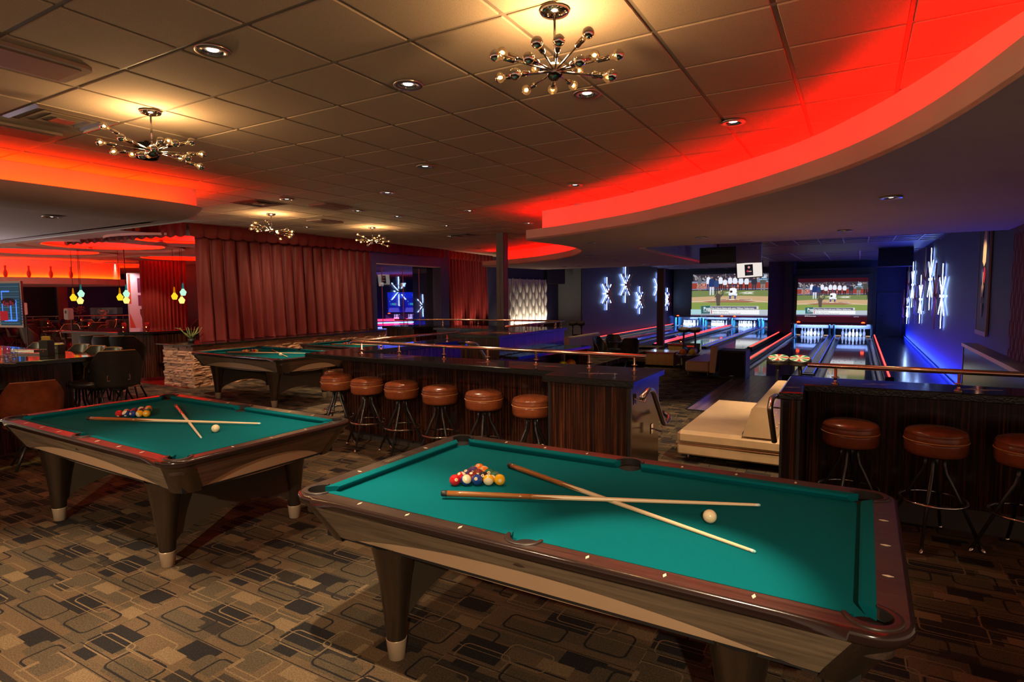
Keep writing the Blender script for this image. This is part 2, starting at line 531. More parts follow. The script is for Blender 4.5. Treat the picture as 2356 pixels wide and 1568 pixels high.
# carpet: a printed pattern of blocks, rounded frames and thin lines that repeats
def carpet():
    m, nt, b = nmat('carpet')
    setp(b, rough=.95, spec=.08)
    T = 1.02
    vec = coords(nt, 'Object', (1.22, 1.22, 1))
    sp = N(nt, 'ShaderNodeSeparateXYZ'); nt.links.new(vec, sp.inputs[0])
    X, Y = sp.outputs[0], sp.outputs[1]
    # every second column of tiles is shifted by half a tile
    col_ = math_(nt, 'FLOOR', math_(nt, 'DIVIDE', X, T))
    Y = math_(nt, 'ADD', Y, math_(nt, 'MULTIPLY', math_(nt, 'FLOORED_MODULO', col_, 2.0), .41))
    def wrap(x, c):
        return math_(nt, 'ABSOLUTE', math_(nt, 'SUBTRACT', math_(nt, 'FLOORED_MODULO', math_(nt, 'ADD', x, T/2 - c + 7*T), T), T/2))
    def sdf(cx, cy, hx, hy, r):
        ax = math_(nt, 'SUBTRACT', wrap(X, cx), hx - r)
        ay = math_(nt, 'SUBTRACT', wrap(Y, cy), hy - r)
        mx_ = math_(nt, 'MAXIMUM', ax, 0.0); my_ = math_(nt, 'MAXIMUM', ay, 0.0)
        d = math_(nt, 'SQRT', math_(nt, 'ADD', math_(nt, 'MULTIPLY', mx_, mx_), math_(nt, 'MULTIPLY', my_, my_)))
        return math_(nt, 'SUBTRACT', math_(nt, 'ADD', d, math_(nt, 'MINIMUM', math_(nt, 'MAXIMUM', ax, ay), 0.0)), r)
    s1 = noise(nt, vec, 260, 2, .8); s2 = noise(nt, vec, 90, 2, .6)
    speck = math_(nt, 'ADD', math_(nt, 'MULTIPLY', s1, .7), math_(nt, 'MULTIPLY', s2, .3))
    def tone(a, b2): return ramp(nt, speck, [(.40, a), (.60, b2)])
    base = tone((.060, .040, .024), (.165, .112, .066)); dark = tone((.008, .008, .010), (.034, .030, .030)); mid = tone((.035, .028, .020), (.125, .095, .060)); tan = tone((.10, .068, .038), (.25, .175, .10))
    # background of narrow strips laid like short boards, in two tones
    br = N(nt, 'ShaderNodeTexBrick'); br.offset = .37; br.offset_frequency = 2
    br.inputs['Color1'].default_value = (0, 0, 0, 1); br.inputs['Color2'].default_value = (1, 1, 1, 1); br.inputs['Mortar'].default_value = (.0, .0, .0, 1)
    br.inputs['Scale'].default_value = 1.0; br.inputs['Mortar Size'].default_value = .0; br.inputs['Brick Width'].default_value = .41; br.inputs['Row Height'].default_value = .102
    nt.links.new(vec, br.inputs['Vector'])
    c = mixc(nt, ramp(nt, br.outputs['Color'], [(.45, (0, 0, 0)), (.55, (1, 1, 1))]), base, mid)
    c = mixc(nt, math_(nt, 'MULTIPLY', ramp(nt, br.outputs['Color'], [(.86, (0, 0, 0)), (.88, (1, 1, 1))]), .8), c, dark)
    fills = [((.16, .80, .15, .10, .004), dark), ((.50, .30, .15, .085, .004), dark), ((.86, .62, .11, .08, .03), dark), ((.74, .97, .13, .07, .004), dark),
             ((.30, .10, .18, .07, .03), mid), ((.78, .20, .12, .11, .035), mid), ((.55, .66, .15, .08, .035), mid), ((.16, .63, .08, .04, .004), dark),
             ((.08, .46, .10, .08, .03), mid), ((.92, .92, .11, .07, .03), mid), ((.42, .50, .11, .05, .004), tan), ((.62, .86, .10, .05, .004), tan), ((.95, .40, .10, .05, .004), tan)]
    for a, k in fills:
        c = mixc(nt, math_(nt, 'LESS_THAN', sdf(*a), 0.0), c, k)
    outl = [((.33, .14, .20, .08, .035), dark, .007), ((.80, .23, .13, .125, .045), dark, .007), ((.56, .70, .18, .09, .045), dark, .007), ((.04, .90, .14, .10, .04), dark, .007),
            ((.12, .44, .13, .11, .04), tan, .005), ((.44, .86, .14, .09, .04), tan, .005), ((.88, .58, .14, .10, .045), tan, .005), ((.58, .40, .18, .11, .04), tan, .005), ((.20, .74, .16, .08, .04), tan, .005)]
    for a, k, w in outl:
        c = mixc(nt, math_(nt, 'LESS_THAN', math_(nt, 'ABSOLUTE', sdf(*a)), w), c, k)
    for y0, k, w in ((.03, dark, .003), (.26, tan, .003), (.37, tan, .004), (.56, dark, .003), (.67, dark, .003), (.78, tan, .003)):
        c = mixc(nt, math_(nt, 'LESS_THAN', wrap(Y, y0), w), c, k)
    nt.links.new(c, b.inputs['Base Color'])
    bump(nt, b, speck, .6, .006)
    M['carpet'] = m
carpet()
# ================================================================== SETTING
def rot_room(o):
    o.rotation_euler = (0, 0, TH); return o

# ---- floors (room coordinates; the object is turned by TH)
mb = MB(); mb.box(-16, 4.5, -4.5, 5.4, -.12, 0)                      # pool level
mb.box(-11.0, -4.9, 5.4, 10.4, -.12, 0)
mb.box(-16, -11.0, 5.4, 6.6, -.12, 0)
mb.box(-11.0, -5.5, 10.4, 19.5, -.12, 0)
rot_room(struct(mb, 'floor', M['carpet']))
mb = MB(); mb.box(-5.4, 4.5, 5.4, 16.6, LZ-.12, LZ); mb.box(-13.5, -2.8, 16.6, 23.7, LZ-.12, LZ)
rot_room(struct(mb, 'floor_bowling', M['carpet']))
mb = MB(); mb.box(-36, -11.3, 6.6, 13.8, -.12, .0); mb.box(-36, -23, 13.8, 26, -.12, .0)
rot_room(struct(mb, 'floor_dining', M['red_floor']))
mb = MB()
for x0, x1, y0, y1 in ((-12.2, -11.3, 6.95, 7.03), (-15, -11.9, 7.4, 7.5), (-11.98, -11.88, 7.0, 7.5)): mb.box(x0, x1, y0, y1, 0, .002)
rot_room(struct(mb, 'trim_1', M['floor_line']))
# steps down between the two bars
for i in range(2):
    mb = MB(); mb.box(-1.5, -.47, 5.4 + .3*i, 5.7 + .3*i, LZ, -.15*(i+1)); rot_room(struct(mb, 'floor_step', M['carpet']))
mb = MB(); mb.box(-1.5, -.47, 5.36, 5.4, -.012, .004); rot_room(struct(mb, 'trim_2', M['black']))

# ---- tile ceiling: tiles are pieces of their own, hung in a grid of bars
TS = .61; U0 = -.416; V0 = 3.355
ARC = [(2.4, -2.5), (2.1, .5), (1.55, 2.4), (.95, 3.55), (.69, 4.10), (.19, 5.28), (-.42, 6.30), (-1.08, 6.99), (-1.97, 7.72),
       (-2.78, 8.30), (-3.62, 8.78), (-4.79, 9.31)]
ceil_root = MB()
ceil_root.box(-36, 6, -5, 26, CZ+.09, CZ+.14)
ceil_o = rot_room(struct(ceil_root, 'ceiling', M['black']))
def in_tiles(u, v):
    if u < -8.05 and v < 4.6: return False      # above the left soffit
    if u < -11.9: return False
    if v > 20.5: return False
    # right of the arc
    for (a, b), (c, d) in zip(ARC, ARC[1:]):
        if min(b, d) - .01 <= v <= max(b, d) + .01:
            t = (v-b)/(d-b) if d != b else 0
            if u > a + (c-a)*t + .35: return False
            return True
    RW = [(-4.79, 9.31), (-4.3, 9.9), (-4.25, 11.0), (-4.75, 12.3), (-5.8, 13.9), (-7.2, 15.3), (-8.9, 16.5), (-10.4, 17.0)]
    for (a, b), (c, d) in zip(RW, RW[1:]):
        if b <= v <= d: return u < a + (c-a)*(v-b)/(d-b) + .35
    return u < -10.1
tile_me = None
near = []; far = MB()
for i in range(-20, 8):
    for j in range(-12, 30):
        u = U0 + i*TS + TS/2; v = V0 + j*TS + TS/2
        if not in_tiles(u, v): continue
        w = W(u, v)
        if w.y < -.5: 
            far.box(u-TS/2+.006, u+TS/2-.006, v-TS/2+.006, v+TS/2-.006, CZ-.004, CZ+.012); continue
        near.append((w.length, u, v))
near.sort()
tb = MB(); h = TS/2
tb.box(-h+.014, h-.014, -h+.014, h-.014, -.010, .012, ch=.004)
tile_me = tb.build('ceiling_tile', M['tile'], parent=ceil_o, loc=(near[0][1], near[0][2], CZ)).data
for d, u, v in near[1:300]:
    link('ceiling_tile', tile_me, ceil_o, (u, v, CZ))
for d, u, v in near[300:]:
    far.box(u-h+.014, u+h-.014, v-h+.014, v+h-.014, CZ-.010, CZ+.012)
far.build('ceiling_tile_field', M['tile'], parent=ceil_o, kind='stuff')
g = MB()
for i in range(-20, 9):
    u = U0 + i*TS; g.box(u-.012, u+.012, -4.5, 20.5, CZ-.002, CZ+.02)
for j in range(-12, 31):
    v = V0 + j*TS
    if v > 20.6 : continue
    g.box(-12.2, 4.5, v-.012, v+.012, CZ-.0025, CZ+.0195)
g.build('grid_bar', M['tbar'], parent=ceil_o, kind='stuff')

# ---- dropped soffits with lit coves
def offset(path, d):
    out = []
    for i, p in enumerate(path):
        a = Vector(path[max(0, i-1)]); b = Vector(path[min(len(path)-1, i+1)])
        t = (b-a).normalized(); out.append((p[0] - t.y*d, p[1] + t.x*d))
    return out
def smooth_path(pts, n=6):
    out = []
    for i in range(len(pts)-1):
        p0 = Vector(pts[max(0, i-1)]); p1 = Vector(pts[i]); p2 = Vector(pts[i+1]); p3 = Vector(pts[min(len(pts)-1, i+2)])
        for k in range(n):
            t = k/n
            q = .5*((2*p1) + (-p0+p2)*t + (2*p0-5*p1+4*p2-p3)*t*t + (-p0+3*p1-3*p2+p3)*t**3)
            out.append((q.x, q.y))
    out.append(tuple(pts[-1]))
    return out
arc = smooth_path(ARC, 6)
LIP = smooth_path([(1.7, -2.8), (1.3, 0), (.95, 1.5), (.74, 2.6), (.58, 3.37), (.42, 4.01), (.26, 4.48), (.04, 4.97), (-.26, 5.47), (-.79, 6.14), (-1.40, 6.78), (-2.05, 7.38),
                   (-2.74, 7.90), (-3.59, 8.38), (-4.29, 8.72), (-4.92, 8.96)], 6)
# underside polygon: big arc, its point, the concave return, second lobe, far edges
RETURN = [(-4.92, 8.96), (-4.93, 9.5), (-4.86, 10.2), (-4.95, 11.2), (-5.35, 12.3), (-6.3, 13.7), (-7.6, 14.9), (-9.0, 15.8), (-10.65, 16.42)]
RET = smooth_path(RETURN, 5)
FAR = [(-10.3, 18.6), (-10.2, 19.9), (-4.18, 19.6), (-3.98, 11.75), (-2.6, 11.7), (2.2, 11.7), (4.6, 11.7), (4.6, -2.8)]
poly = LIP + RET[1:] + FAR
mb = MB(); mb.prism(poly, SZ, SZ+.03)
sof = rot_room(struct(mb, 'ceiling_soffit', M['soffit']))
mb = MB()
front = LIP + RET[1:]
lip_in = offset(LIP, -.05) + [(p[0]+.04, p[1]+.05) for p in RET[1:]]
mb.smooth = False
for a, b in zip(front, front[1:]):
    mb.quad((a[0], a[1], SZ), (b[0], b[1], SZ), (b[0], b[1], SZ+.17), (a[0], a[1], SZ+.17))
for a, b, c, d in zip(front, front[1:], lip_in[1:], lip_in):
    mb.quad((a[0], a[1], SZ+.17), (b[0], b[1], SZ+.17), (c[0], c[1], SZ+.17), (d[0], d[1], SZ+.17))
    mb.quad((d[0], d[1], SZ+.17), (c[0], c[1], SZ+.17), (c[0], c[1], SZ+.03), (d[0], d[1], SZ+.03))
mb.build('fascia', M['soffit'], parent=sof)
# back walls of the two coves (up to the tiles)
mb = MB()
ret_wall = smooth_path([(-4.79, 9.31), (-4.3, 9.9), (-4.25, 11.0), (-4.75, 12.3), (-5.8, 13.9), (-7.2, 15.3), (-8.9, 16.5), (-10.4, 17.0)], 5)
for path in (arc, ret_wall):
    for a, b in zip(path, path[1:]):
        mb.quad((a[0], a[1], SZ+.03), (b[0], b[1], SZ+.03), (b[0], b[1], CZ+.06), (a[0], a[1], CZ+.06))
mb.quad((-10.4, 17, SZ), (-10.3, 18.5, SZ), (-10.3, 18.5, CZ+.06), (-10.4, 17, CZ+.06))
mb.build('cove_wall', M['paint_white'], parent=sof)
# LED strips hidden behind the lip
def strip(path, z, name, mat, parent, w=.02):
    mb = MB()
    for a, b in zip(path, path[1:]):
        t = (Vector(b)-Vector(a)).normalized(); nx, ny = -t.y*w, t.x*w
        mb.quad((a[0]-nx, a[1]-ny, z), (b[0]-nx, b[1]-ny, z), (b[0]+nx, b[1]+ny, z), (a[0]+nx, a[1]+ny, z))
    return mb.build(name, mat, parent=parent)
strip([(p[0]-.07*0, p[1]) for p in offset(arc, .06)], SZ+.06, 'led_strip', M['led_red'], sof)
strip(offset(ret_wall, .12), SZ+.07, 'led_strip', M['led_red'], sof)
# third cove along the right edge of the second lobe
mb = MB(); mb.quad((-4.02, 11.72, SZ), (-4.18, 19.6, SZ), (-4.18, 19.6, SZ+.15), (-4.02, 11.72, SZ+.15)); mb.quad((-4.18, 19.6, SZ), (-4.6, 19.62, SZ), (-4.6, 19.62, SZ+.15), (-4.18, 19.6, SZ+.15))
mb.build('fascia', M['soffit'], parent=sof)
mb = MB(); mb.quad((-4.42, 11.9, SZ+.03), (-4.50, 18.7, SZ+.03), (-4.50, 18.7, 3.32), (-4.42, 11.9, 3.32)); mb.quad((-4.50, 18.7, SZ+.03), (-6, 18.7, SZ+.03), (-6, 18.7, 3.32), (-4.5, 18.7, 3.32))
mb.build('cove_wall', M['paint_white'], parent=sof)
strip([(-4.32, 12.0), (-4.40, 18.7)], SZ+.06, 'led_strip', M['led_red'], sof)
mb = MB(); mb.quad((-4.2, 11.72, SZ), (4.6, 11.72, SZ), (4.6, 11.72, CZ+.14), (-4.2, 11.72, CZ+.14)); mb.build('fascia', M['soffit'], parent=sof)

# ---- left soffit over the bar
LU, LV = -7.3, 4.98
poly = smooth_path([(-7.3, -3.0), (-7.3, 0), (-7.3, 2.0), (-7.3, 3.6)], 3)[:-1] + smooth_path([(-7.3, 3.6), (-7.32, 4.3), (-7.42, 4.72), (-7.7, 4.92), (-8.2, 4.98)], 4) + [(-11, 4.98), (-16, 5.0), (-16, -3)]
mb = MB()
prof = [(0, 2.90), (.03, 2.86), (.10, 2.80), (.22, 2.75), (.38, 2.72), (.60, 2.705)]
edge = poly[:-1]
rows = []
for d, z in prof:
    q = offset(edge, d)
    rows.append([(p[0], p[1], z) for p in q])
mb.grid(rows)
inner = rows[-1]
mb.smooth = False
mb.add([tuple(p) for p in inner] + [(-16, 4.4, 2.705), (-16, -3, 2.705)], [list(range(len(inner)+2))])
ls = rot_room(struct(mb, 'ceiling_soffit_left', M['soffit']))
mb = MB()
cw = [(-7.75, -3), (-7.75, 4.9), (-16, 4.9)]
for a, b in zip(cw, cw[1:]): mb.quad((*a, 2.76), (*b, 2.76), (*b, CZ+.06), (*a, CZ+.06))
mb.build('cove_wall', M['paint_white'], parent=ls)
mb = MB()
rr = offset(edge, .10)
for a, b in zip(edge, edge[1:]):
    mb.quad((a[0], a[1], 2.90), (b[0], b[1], 2.90), (b[0]-.0, b[1], 2.90), (a[0], a[1], 2.90))
strip([(-7.62, -3), (-7.62, 4.66)], 2.80, 'led_strip', M['led_orange'], ls, .03)
strip([(-7.9, 4.93), (-15, 4.93)], 2.90, 'led_strip', M['led_orange'], ls, .015)
# ================================================================== POOL TABLES (local axes: x long, y across, z up, origin on the floor)
HX, HY = 1.1176, .5588        # cushion noses
TZ = .792                     # rail top
BZ = .757                     # cloth
XB, YB = HX+.048, HY+.048     # cushion back = inner edge of the wooden rails
XO, YO = 1.262, .703          # outer edge
def ring():
    """inner path round the table with pocket cut-outs, and the matching outer path"""
    inner = []; outer = []
    RC = .125
    def quad_(sx, sy, flip):
        pts = []
        # long rail from the side pocket to the corner, then the corner arc, then half of the short rail
        r_s = .062
        for k in range(7):
            a = pi/2 - (pi/2)*k/6
            x = r_s*cos(a); y = YB - .012 + r_s*sin(a)*1.0
            if k == 6: y = YB
            pts.append(((x, max(y, YB)), (x, YO)))
        for k in range(1, 7):
            x = r_s + (XB-.075-r_s)*k/6; pts.append(((x, YB), (x*1.0, YO)))
        cx_, cy_ = HX+.033, HY+.033; r = .062
        a0 = R(166); a1 = R(-76); n = 36
        ox0 = XB-.075; oy1 = YB-.075
        # outer path length parameter
        L1 = (XO-RC) - ox0; L2 = RC*pi/2; L3 = (YO-RC) - oy1; LT = L1+L2+L3
        for k in range(n+1):
            a = a0 + (a1-a0)*k/n
            p = (cx_ + r*cos(a), cy_ + r*sin(a))
            s_ = LT*k/n
            if s_ < L1: q = (ox0+s_, YO)
            elif s_ < L1+L2:
                t = (s_-L1)/RC; q = (XO-RC+RC*sin(t), YO-RC+RC*cos(t))
            else: q = (XO, YO-RC-(s_-L1-L2))
            pts.append((p, q))
        for k in range(1, 4):
            y = oy1 * (1-k/3); pts.append(((XB, y), (XO, y)))
        pts = [((p[0]*sx, p[1]*sy), (q[0]*sx, q[1]*sy)) for p, q in pts]
        return pts[::-1] if flip else pts
    P = quad_(1, 1, False) + quad_(1, -1, True) + quad_(-1, -1, False) + quad_(-1, 1, True)
    out = []
    for p in P:
        if not out or (Vector(p[0])-Vector(out[-1][0])).length > 1e-4: out.append(p)
    if (Vector(out[0][0])-Vector(out[-1][0])).length < 1e-4: out.pop()
    return out
RING = ring()

def make_table(label):
    t = thing('pool_table', (0, 0, 0), 0, label, 'pool table', 'pool tables')
    n = len(RING)
    # rails: top surface, inner drop, rounded outer edge
    mb = MB()
    prof_in = [(0, BZ-.05), (0, TZ-.004)]
    inn = [p for p, q in RING]; out = [q for p, q in RING]
    def scale_out(q, d):
        # move an outer point inwards by d
        x, y = q; RC = .125
        cxx = max(-(XO-RC), min(XO-RC, x)); cyy = max(-(YO-RC), min(YO-RC, y))
        v = Vector((x-cxx, y-cyy))
        if v.length < 1e-6: return (x, y)
        v = v.normalized()*(v.length-d); return (cxx+v.x, cyy+v.y)
    rows = []
    mb.smooth = False
    R0 = [(p[0], p[1], BZ-.06) for p in inn]; R1 = [(p[0], p[1], TZ-.002) for p in inn]
    mb.grid([R0, R1], smooth=False, closed=True)
    mid = [scale_out(q, .016) for q in out]
    mb.grid([R1, [(p[0], p[1], TZ) for p in mid]], smooth=False, closed=True)
    mb.build('rail', M['rail'], t)
    eb = MB()
    prof = [(.016, TZ), (.008, TZ-.0015), (.002, TZ-.007), (0, TZ-.016), (.002, TZ-.030), (.010, TZ-.042), (.024, TZ-.048), (.05, TZ-.050)]
    eb.grid([[(*scale_out(q, d), z) for q in out] for d, z in prof], smooth=True, closed=True)
    eb.build('rail_edge', M['rail_edge'], t, label='rounded black edge of the rail')
    # corner mitre seams and cloth bed
    bb = MB(); bb.box(-XB-.03, XB+.03, -YB-.03, YB+.03, BZ-.03, BZ); bb.build('playing_surface', M['felt'], t)
    # cushions: six, each with mitred ends
    def cushion(p0, p1, inward, e0, e1):
        p0 = Vector((*p0, 0)); p1 = Vector((*p1, 0)); iw = Vector((*inward, 0)); d = (p1-p0).normalized()
        sec = [(0, TZ-.001, 0), (.040, TZ-.002, 1), (.048, TZ-.006, 1), (.048, TZ-.012, 1), (.030, BZ+.001, .6), (0, BZ+.001, 0)]
        rows = []
        for q, e, s_ in ((p0, e0, 1), (p1, e1, -1)):
            rows.append([q + iw*w_ + d*s_*e*w_/.048*.9 + Vector((0, 0, z)) for w_, z, _ in sec])
        mb = MB(); mb.grid(rows, smooth=False)
        mb.add(rows[0], [list(range(6))]); mb.add(rows[1], [list(range(6))[::-1]])
        return mb.build('cushion', M['felt'], t)
    cxg = .070; sg = .058
    for sy in (1, -1):
        cushion((sg, YB*sy), (XB-cxg+.012, YB*sy), (0, -sy), .020, .050)
        cushion((-XB+cxg-.012, YB*sy), (-sg, YB*sy), (0, -sy), .050, .020)
    for sx in (1, -1):
        cushion((XB*sx, -YB+cxg-.012), (XB*sx, YB-cxg+.012), (-sx, 0), .050, .050)
    # pockets: a black disc in place of the shaded hole, raised liner behind it
    for sx in (-1, 0, 1):
        for sy in (-1, 1):
            if sx: c = Vector((sx*(HX+.033), sy*(HY+.033))); r = .062; base = atan2(sy, sx); sw = R(122)
            else: c = Vector((0, sy*(YB-.012))); r = .064; base = sy*pi/2; sw = R(88)
            mb = MB()
            pr = []
            nn = 20
            rows = []
            for k in range(nn+1):
                a = base - sw + 2*sw*k/nn
                e = Vector((cos(a), sin(a)))
                flare = max(0, abs(k-nn/2)/(nn/2)-.72)*.02 if sx else max(0, abs(k-nn/2)/(nn/2)-.6)*.012
                tap = 1 - .55*max(0, abs(k-nn/2)/(nn/2)-.6)/.4
                o = c + e*(r+flare)
                hh = .006
                rows.append([Vector((*(o - e*.004), TZ-.05)), Vector((*(o - e*.004), TZ+hh-.002)), Vector((*(o + e*.004*tap), TZ+hh)),
                             Vector((*(o + e*.017*tap), TZ+hh)), Vector((*(o+e*.021*tap), TZ+hh-.003)), Vector((*(o+e*.021*tap), TZ-.004))])
            mb.mat = 1; mb.grid([r_[:2] for r_ in rows], smooth=True); mb.mat = 0; mb.grid([r_[1:] for r_ in rows], smooth=True)
            mb.add(rows[0], [list(range(6))]); mb.add(rows[-1], [list(range(6))[::-1]])
            p = mb.build('pocket', [M['pocket'], M['hole']], t)
            wb = MB(); wb.cyl(r-.005, BZ-.02, BZ+.0015, 20, Matrix.Translation((c.x, c.y, 0))); wb.build('pocket_shade', M['hole'], p)
    # sights: diamond inlays
    def sight(x, y, along):
        a, b_ = (.017, .0065) if along else (.0065, .017)
        mb = MB(); mb.prism([(x-b_, y), (x, y-a), (x+b_, y), (x, y+a)] if 1 else [], TZ-.001, TZ+.0006); mb.build('sight', M['pearl'], t)
    for k in (-3, -2, -1, 1, 2, 3):
        for sy in (1, -1): sight(k*HX/4, sy*(HY+.083), True)
    for k in (-1, 0, 1):
        sight(HX+.083, k*HY/2, False)
        if k: sight(-HX-.083, k*HY/2, False)
    mb = MB(); mb.box(-HX-.101, -HX-.067, -.075, .075, TZ-.001, TZ+.0008); pl = mb.build('name_plate', M['plate'], t)
    # apron: long and short panels leaning inwards, with an arched lower edge over a pale lens-shaped board
    def sidepanel(L, off_, axis, sgn, mat):
        zt, zb = TZ-.050, .572
        n = 24; top = []; bot = []; lt = []; lb = []
        for k in range(n+1):
            s_ = -1+2*k/n; x = s_*L
            arch = max(0, 1-(s_/.93)**2)
            z = zb + .098*arch
            def P(x, z, inset=0):
                k_ = (zt-z)/(zt-zb); o = off_ - .088*k_ - inset
                x = x*(1-.095*k_/L)
                return (x, sgn*o, z) if axis == 'x' else (sgn*o, x, z)
            top.append(P(x, zt)); bot.append(P(x, z))
            zl = zb - .022*arch if abs(s_) <= .93 else zb
            lt.append(P(x, z+.03, .012)); lb.append(P(x, min(z, zl+.0), .012))
        mb = MB(); mb.grid([top, bot], smooth=False); mb.grid([bot, [(p[0] - (0 if axis == 'x' else sgn*.014), p[1] - (sgn*.014 if axis == 'x' else 0), p[2]) for p in bot]], smooth=False)
        a = mb.build('apron', mat, t)
        mb = MB(); mb.grid([lt, lb], smooth=False)
        back = [(p[0] - (0 if axis == 'x' else sgn*.02), p[1] - (sgn*.02 if axis == 'x' else 0), p[2]) for p in lb]
        mb.grid([lb, back], smooth=False)
        mb.build('lens_panel', M['cream'], t, label='pale lens-shaped board under the apron')
    for s_ in (1, -1):
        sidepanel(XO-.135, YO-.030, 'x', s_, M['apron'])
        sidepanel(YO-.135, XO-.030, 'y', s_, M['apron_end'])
    # rounded metal corner covers
    for sx in (1, -1):
        for sy in (1, -1):
            rows = []
            for z in (TZ-.049, .60, .555):
                k = (TZ-.05-z)/(TZ-.05-.572)
                ins = .026 + .088*min(1.05, k); rr = .10
                row = []
                cx_, cy_ = XO-ins-rr, YO-ins-rr
                row.append((sx*(cx_-.028), sy*(YO-ins), z))
                for j in range(9):
                    a = pi/2*(1-j/8); row.append((sx*(cx_+rr*cos(a)), sy*(cy_+rr*sin(a)), z))
                row.append((sx*(XO-ins), sy*(cy_-.028), z))
                rows.append(row)
            mb = MB(); mb.grid(rows, smooth=True)
            c0 = (sx*(XO-.23), sy*(YO-.23), .556)
            mb.smooth = False; mb.add([c0]+[tuple(p) for p in rows[-1]], [[0]+list(range(1, 12))])
            mb.build('corner_cover', M['leg_metal'], t)
    mb = MB(); mb.box(-XO+.13, XO-.13, -YO+.13, YO-.13, .56, BZ-.031); mb.build('frame', M['black'], t)
    # legs with caps and an arched panel between the two legs of each end
    for sx in (1, -1):
        for sy in (1, -1):
            mb = MB(); rows = []
            for z, r, dx in ((.10, .048, 0), (.25, .060, .0), (.40, .078, .0), (.50, .095, 0), (.575, .110, 0)):
                rows.append([(sx*(.775+dx) + r*cos(2*pi*k/20), sy*.49 + r*sin(2*pi*k/20), z) for k in range(20)])
            mb.grid(rows, smooth=True, closed=True)
            l = mb.build('leg', M['leg_metal'], t)
            mb = MB(); mb.lathe([(.036, 0), (.040, .003), (.050, .098), (.051, .102), (.046, .103)], 20, Matrix.Translation((sx*.775, sy*.49, 0)))
            mb.build('foot_cap', M['foot_cap'], l, label='pale metal cap at the foot of the leg')
        n = 16; top = []; bot = []
        for k in range(n+1):
            s_ = -1+2*k/n
            top.append((0, s_*.47, .57)); bot.append((0, s_*.47, .115 + .155*(1-s_*s_)**.6))
        for xx in (sx*.775-.012, sx*.775+.012): pass
        mb = MB()
        A = [(sx*.775-.012, p[1], p[2]) for p in top]; B = [(sx*.775-.012, p[1], p[2]) for p in bot]
        C_ = [(sx*.775+.012, p[1], p[2]) for p in bot]; D_ = [(sx*.775+.012, p[1], p[2]) for p in top]
        mb.grid([A, B, C_, D_, A], smooth=False)
        mb.build('end_panel', M['end_panel'], t)
    return t, pl

TAB = [(.3510, 2.7573, -.536), (-2.6387, 4.5533, -.5543), (-4.129, 10.087, -.5766), (-2.78, 11.58, -.56)]
TLAB = ['teal pool table nearest of the four, beside the right-hand stools',
        'teal pool table nearest the left bar, its racked balls near the brown chair',
        'small-looking teal pool table standing by the corner of the stone half wall',
        'teal pool table along the stone wall, mostly hidden behind the counter']
t0, plate0 = make_table(TLAB[0])
vs, fs = text_mesh('BRUNSWICK', .026)
tables = [t0]
t0.location = (*TAB[0][:2], 0); t0.rotation_euler = (0, 0, TAB[0][2])
mb = MB(); mb.add(vs, fs, TRS((-HX-.084, 0, TZ+.0011), (0, 0, -pi/2))); mb.build('lettering', M['ink'], plate0)
for (x, y, a), lb in zip(TAB[1:], TLAB[1:]):
    tables.append(copy_tree(t0, (x, y, 0), a, lb))

# ------------------------------------------------------------------ balls
BR = .0286
BALLS = {1: ('yellow', 0), 2: ('blue', 0), 3: ('red', 0), 4: ('purple', 0), 5: ('orange', 0), 6: ('green', 0), 7: ('maroon', 0), 8: ('black', 0),
         9: ('yellow', 1), 10: ('blue', 1), 11: ('red', 1), 12: ('purple', 1), 13: ('orange', 1), 14: ('green', 1), 15: ('maroon', 1)}
_ballmesh = {}
def ball_parts(n):
    if n in _ballmesh: return _ballmesh[n]
    mb = MB(); mb.sphere(BR, n=28)
    if n == 0: me = mb.build('cue_ball', M['ivory'])
    else:
        cname, st = BALLS[n]; me = mb.build('pool_ball', M[('stripe_' if st else 'ball_')+cname])
    disc = None
    if n:
        mb = MB(); rows = []
        rr = BR*1.004
        for k, rad in enumerate((0.0001, .0045, .0085)):
            th = rad/BR
            rows.append([(rr*cos(th), rr*sin(th)*cos(2*pi*j/18), rr*sin(th)*sin(2*pi*j/18)) for j in range(18)])
        mb.grid(rows, smooth=True, closed=True)
        d = mb.build('number_disc', M['ivory'])
        vs, fs = text_mesh(str(n), .0125, bold=.02)
        mb = MB()
        def pr(v):
            y, z = v.x, v.y - .0005
            return Vector((sqrt(max(1e-9, BR*BR - y*y - z*z)), y, z))*1.008
        mb.add([pr(v) for v in vs], fs)
        tx = mb.build('number', M['ink'])
        disc = (d, tx)
    _ballmesh[n] = (me, disc)
    return _ballmesh[n]
for n in range(16): ball_parts(n)
def rack(ti, place, where):
    """place: list of (x, y, ball number) in table axes"""
    T = tables[ti]; x0, y0, a0 = TAB[ti]
    Mx = Matrix.Translation((x0, y0, 0)) @ Matrix.Rotation(a0, 4, 'Z')
    for x, y, n, rot in place:
        me, disc = ball_parts(n)
        used = me.get('_used')
        o = me if not used else me.copy()
        if used: COL.objects.link(o)
        me['_used'] = 1
        p = Mx @ Vector((x, y, BZ+BR))
        o.location = p; o.rotation_euler = rot
        kids = []
        if disc:
            for d, nm in zip(disc, ('d', 't')):
                k = d if not used else d.copy()
                if used: COL.objects.link(k)
                kids.append(k)
            kids[0].parent = o; kids[1].parent = kids[0]
        if n == 0:
            tag(o, 'plain ivory cue ball lying on %s' % where, 'ball')
        else:
            c, st = BALLS[n]
            tag(o, '%s ball numbered %d in the rack on %s' % (c + (' striped' if st else ''), n, where), 'ball', 'racked balls on ' + where)
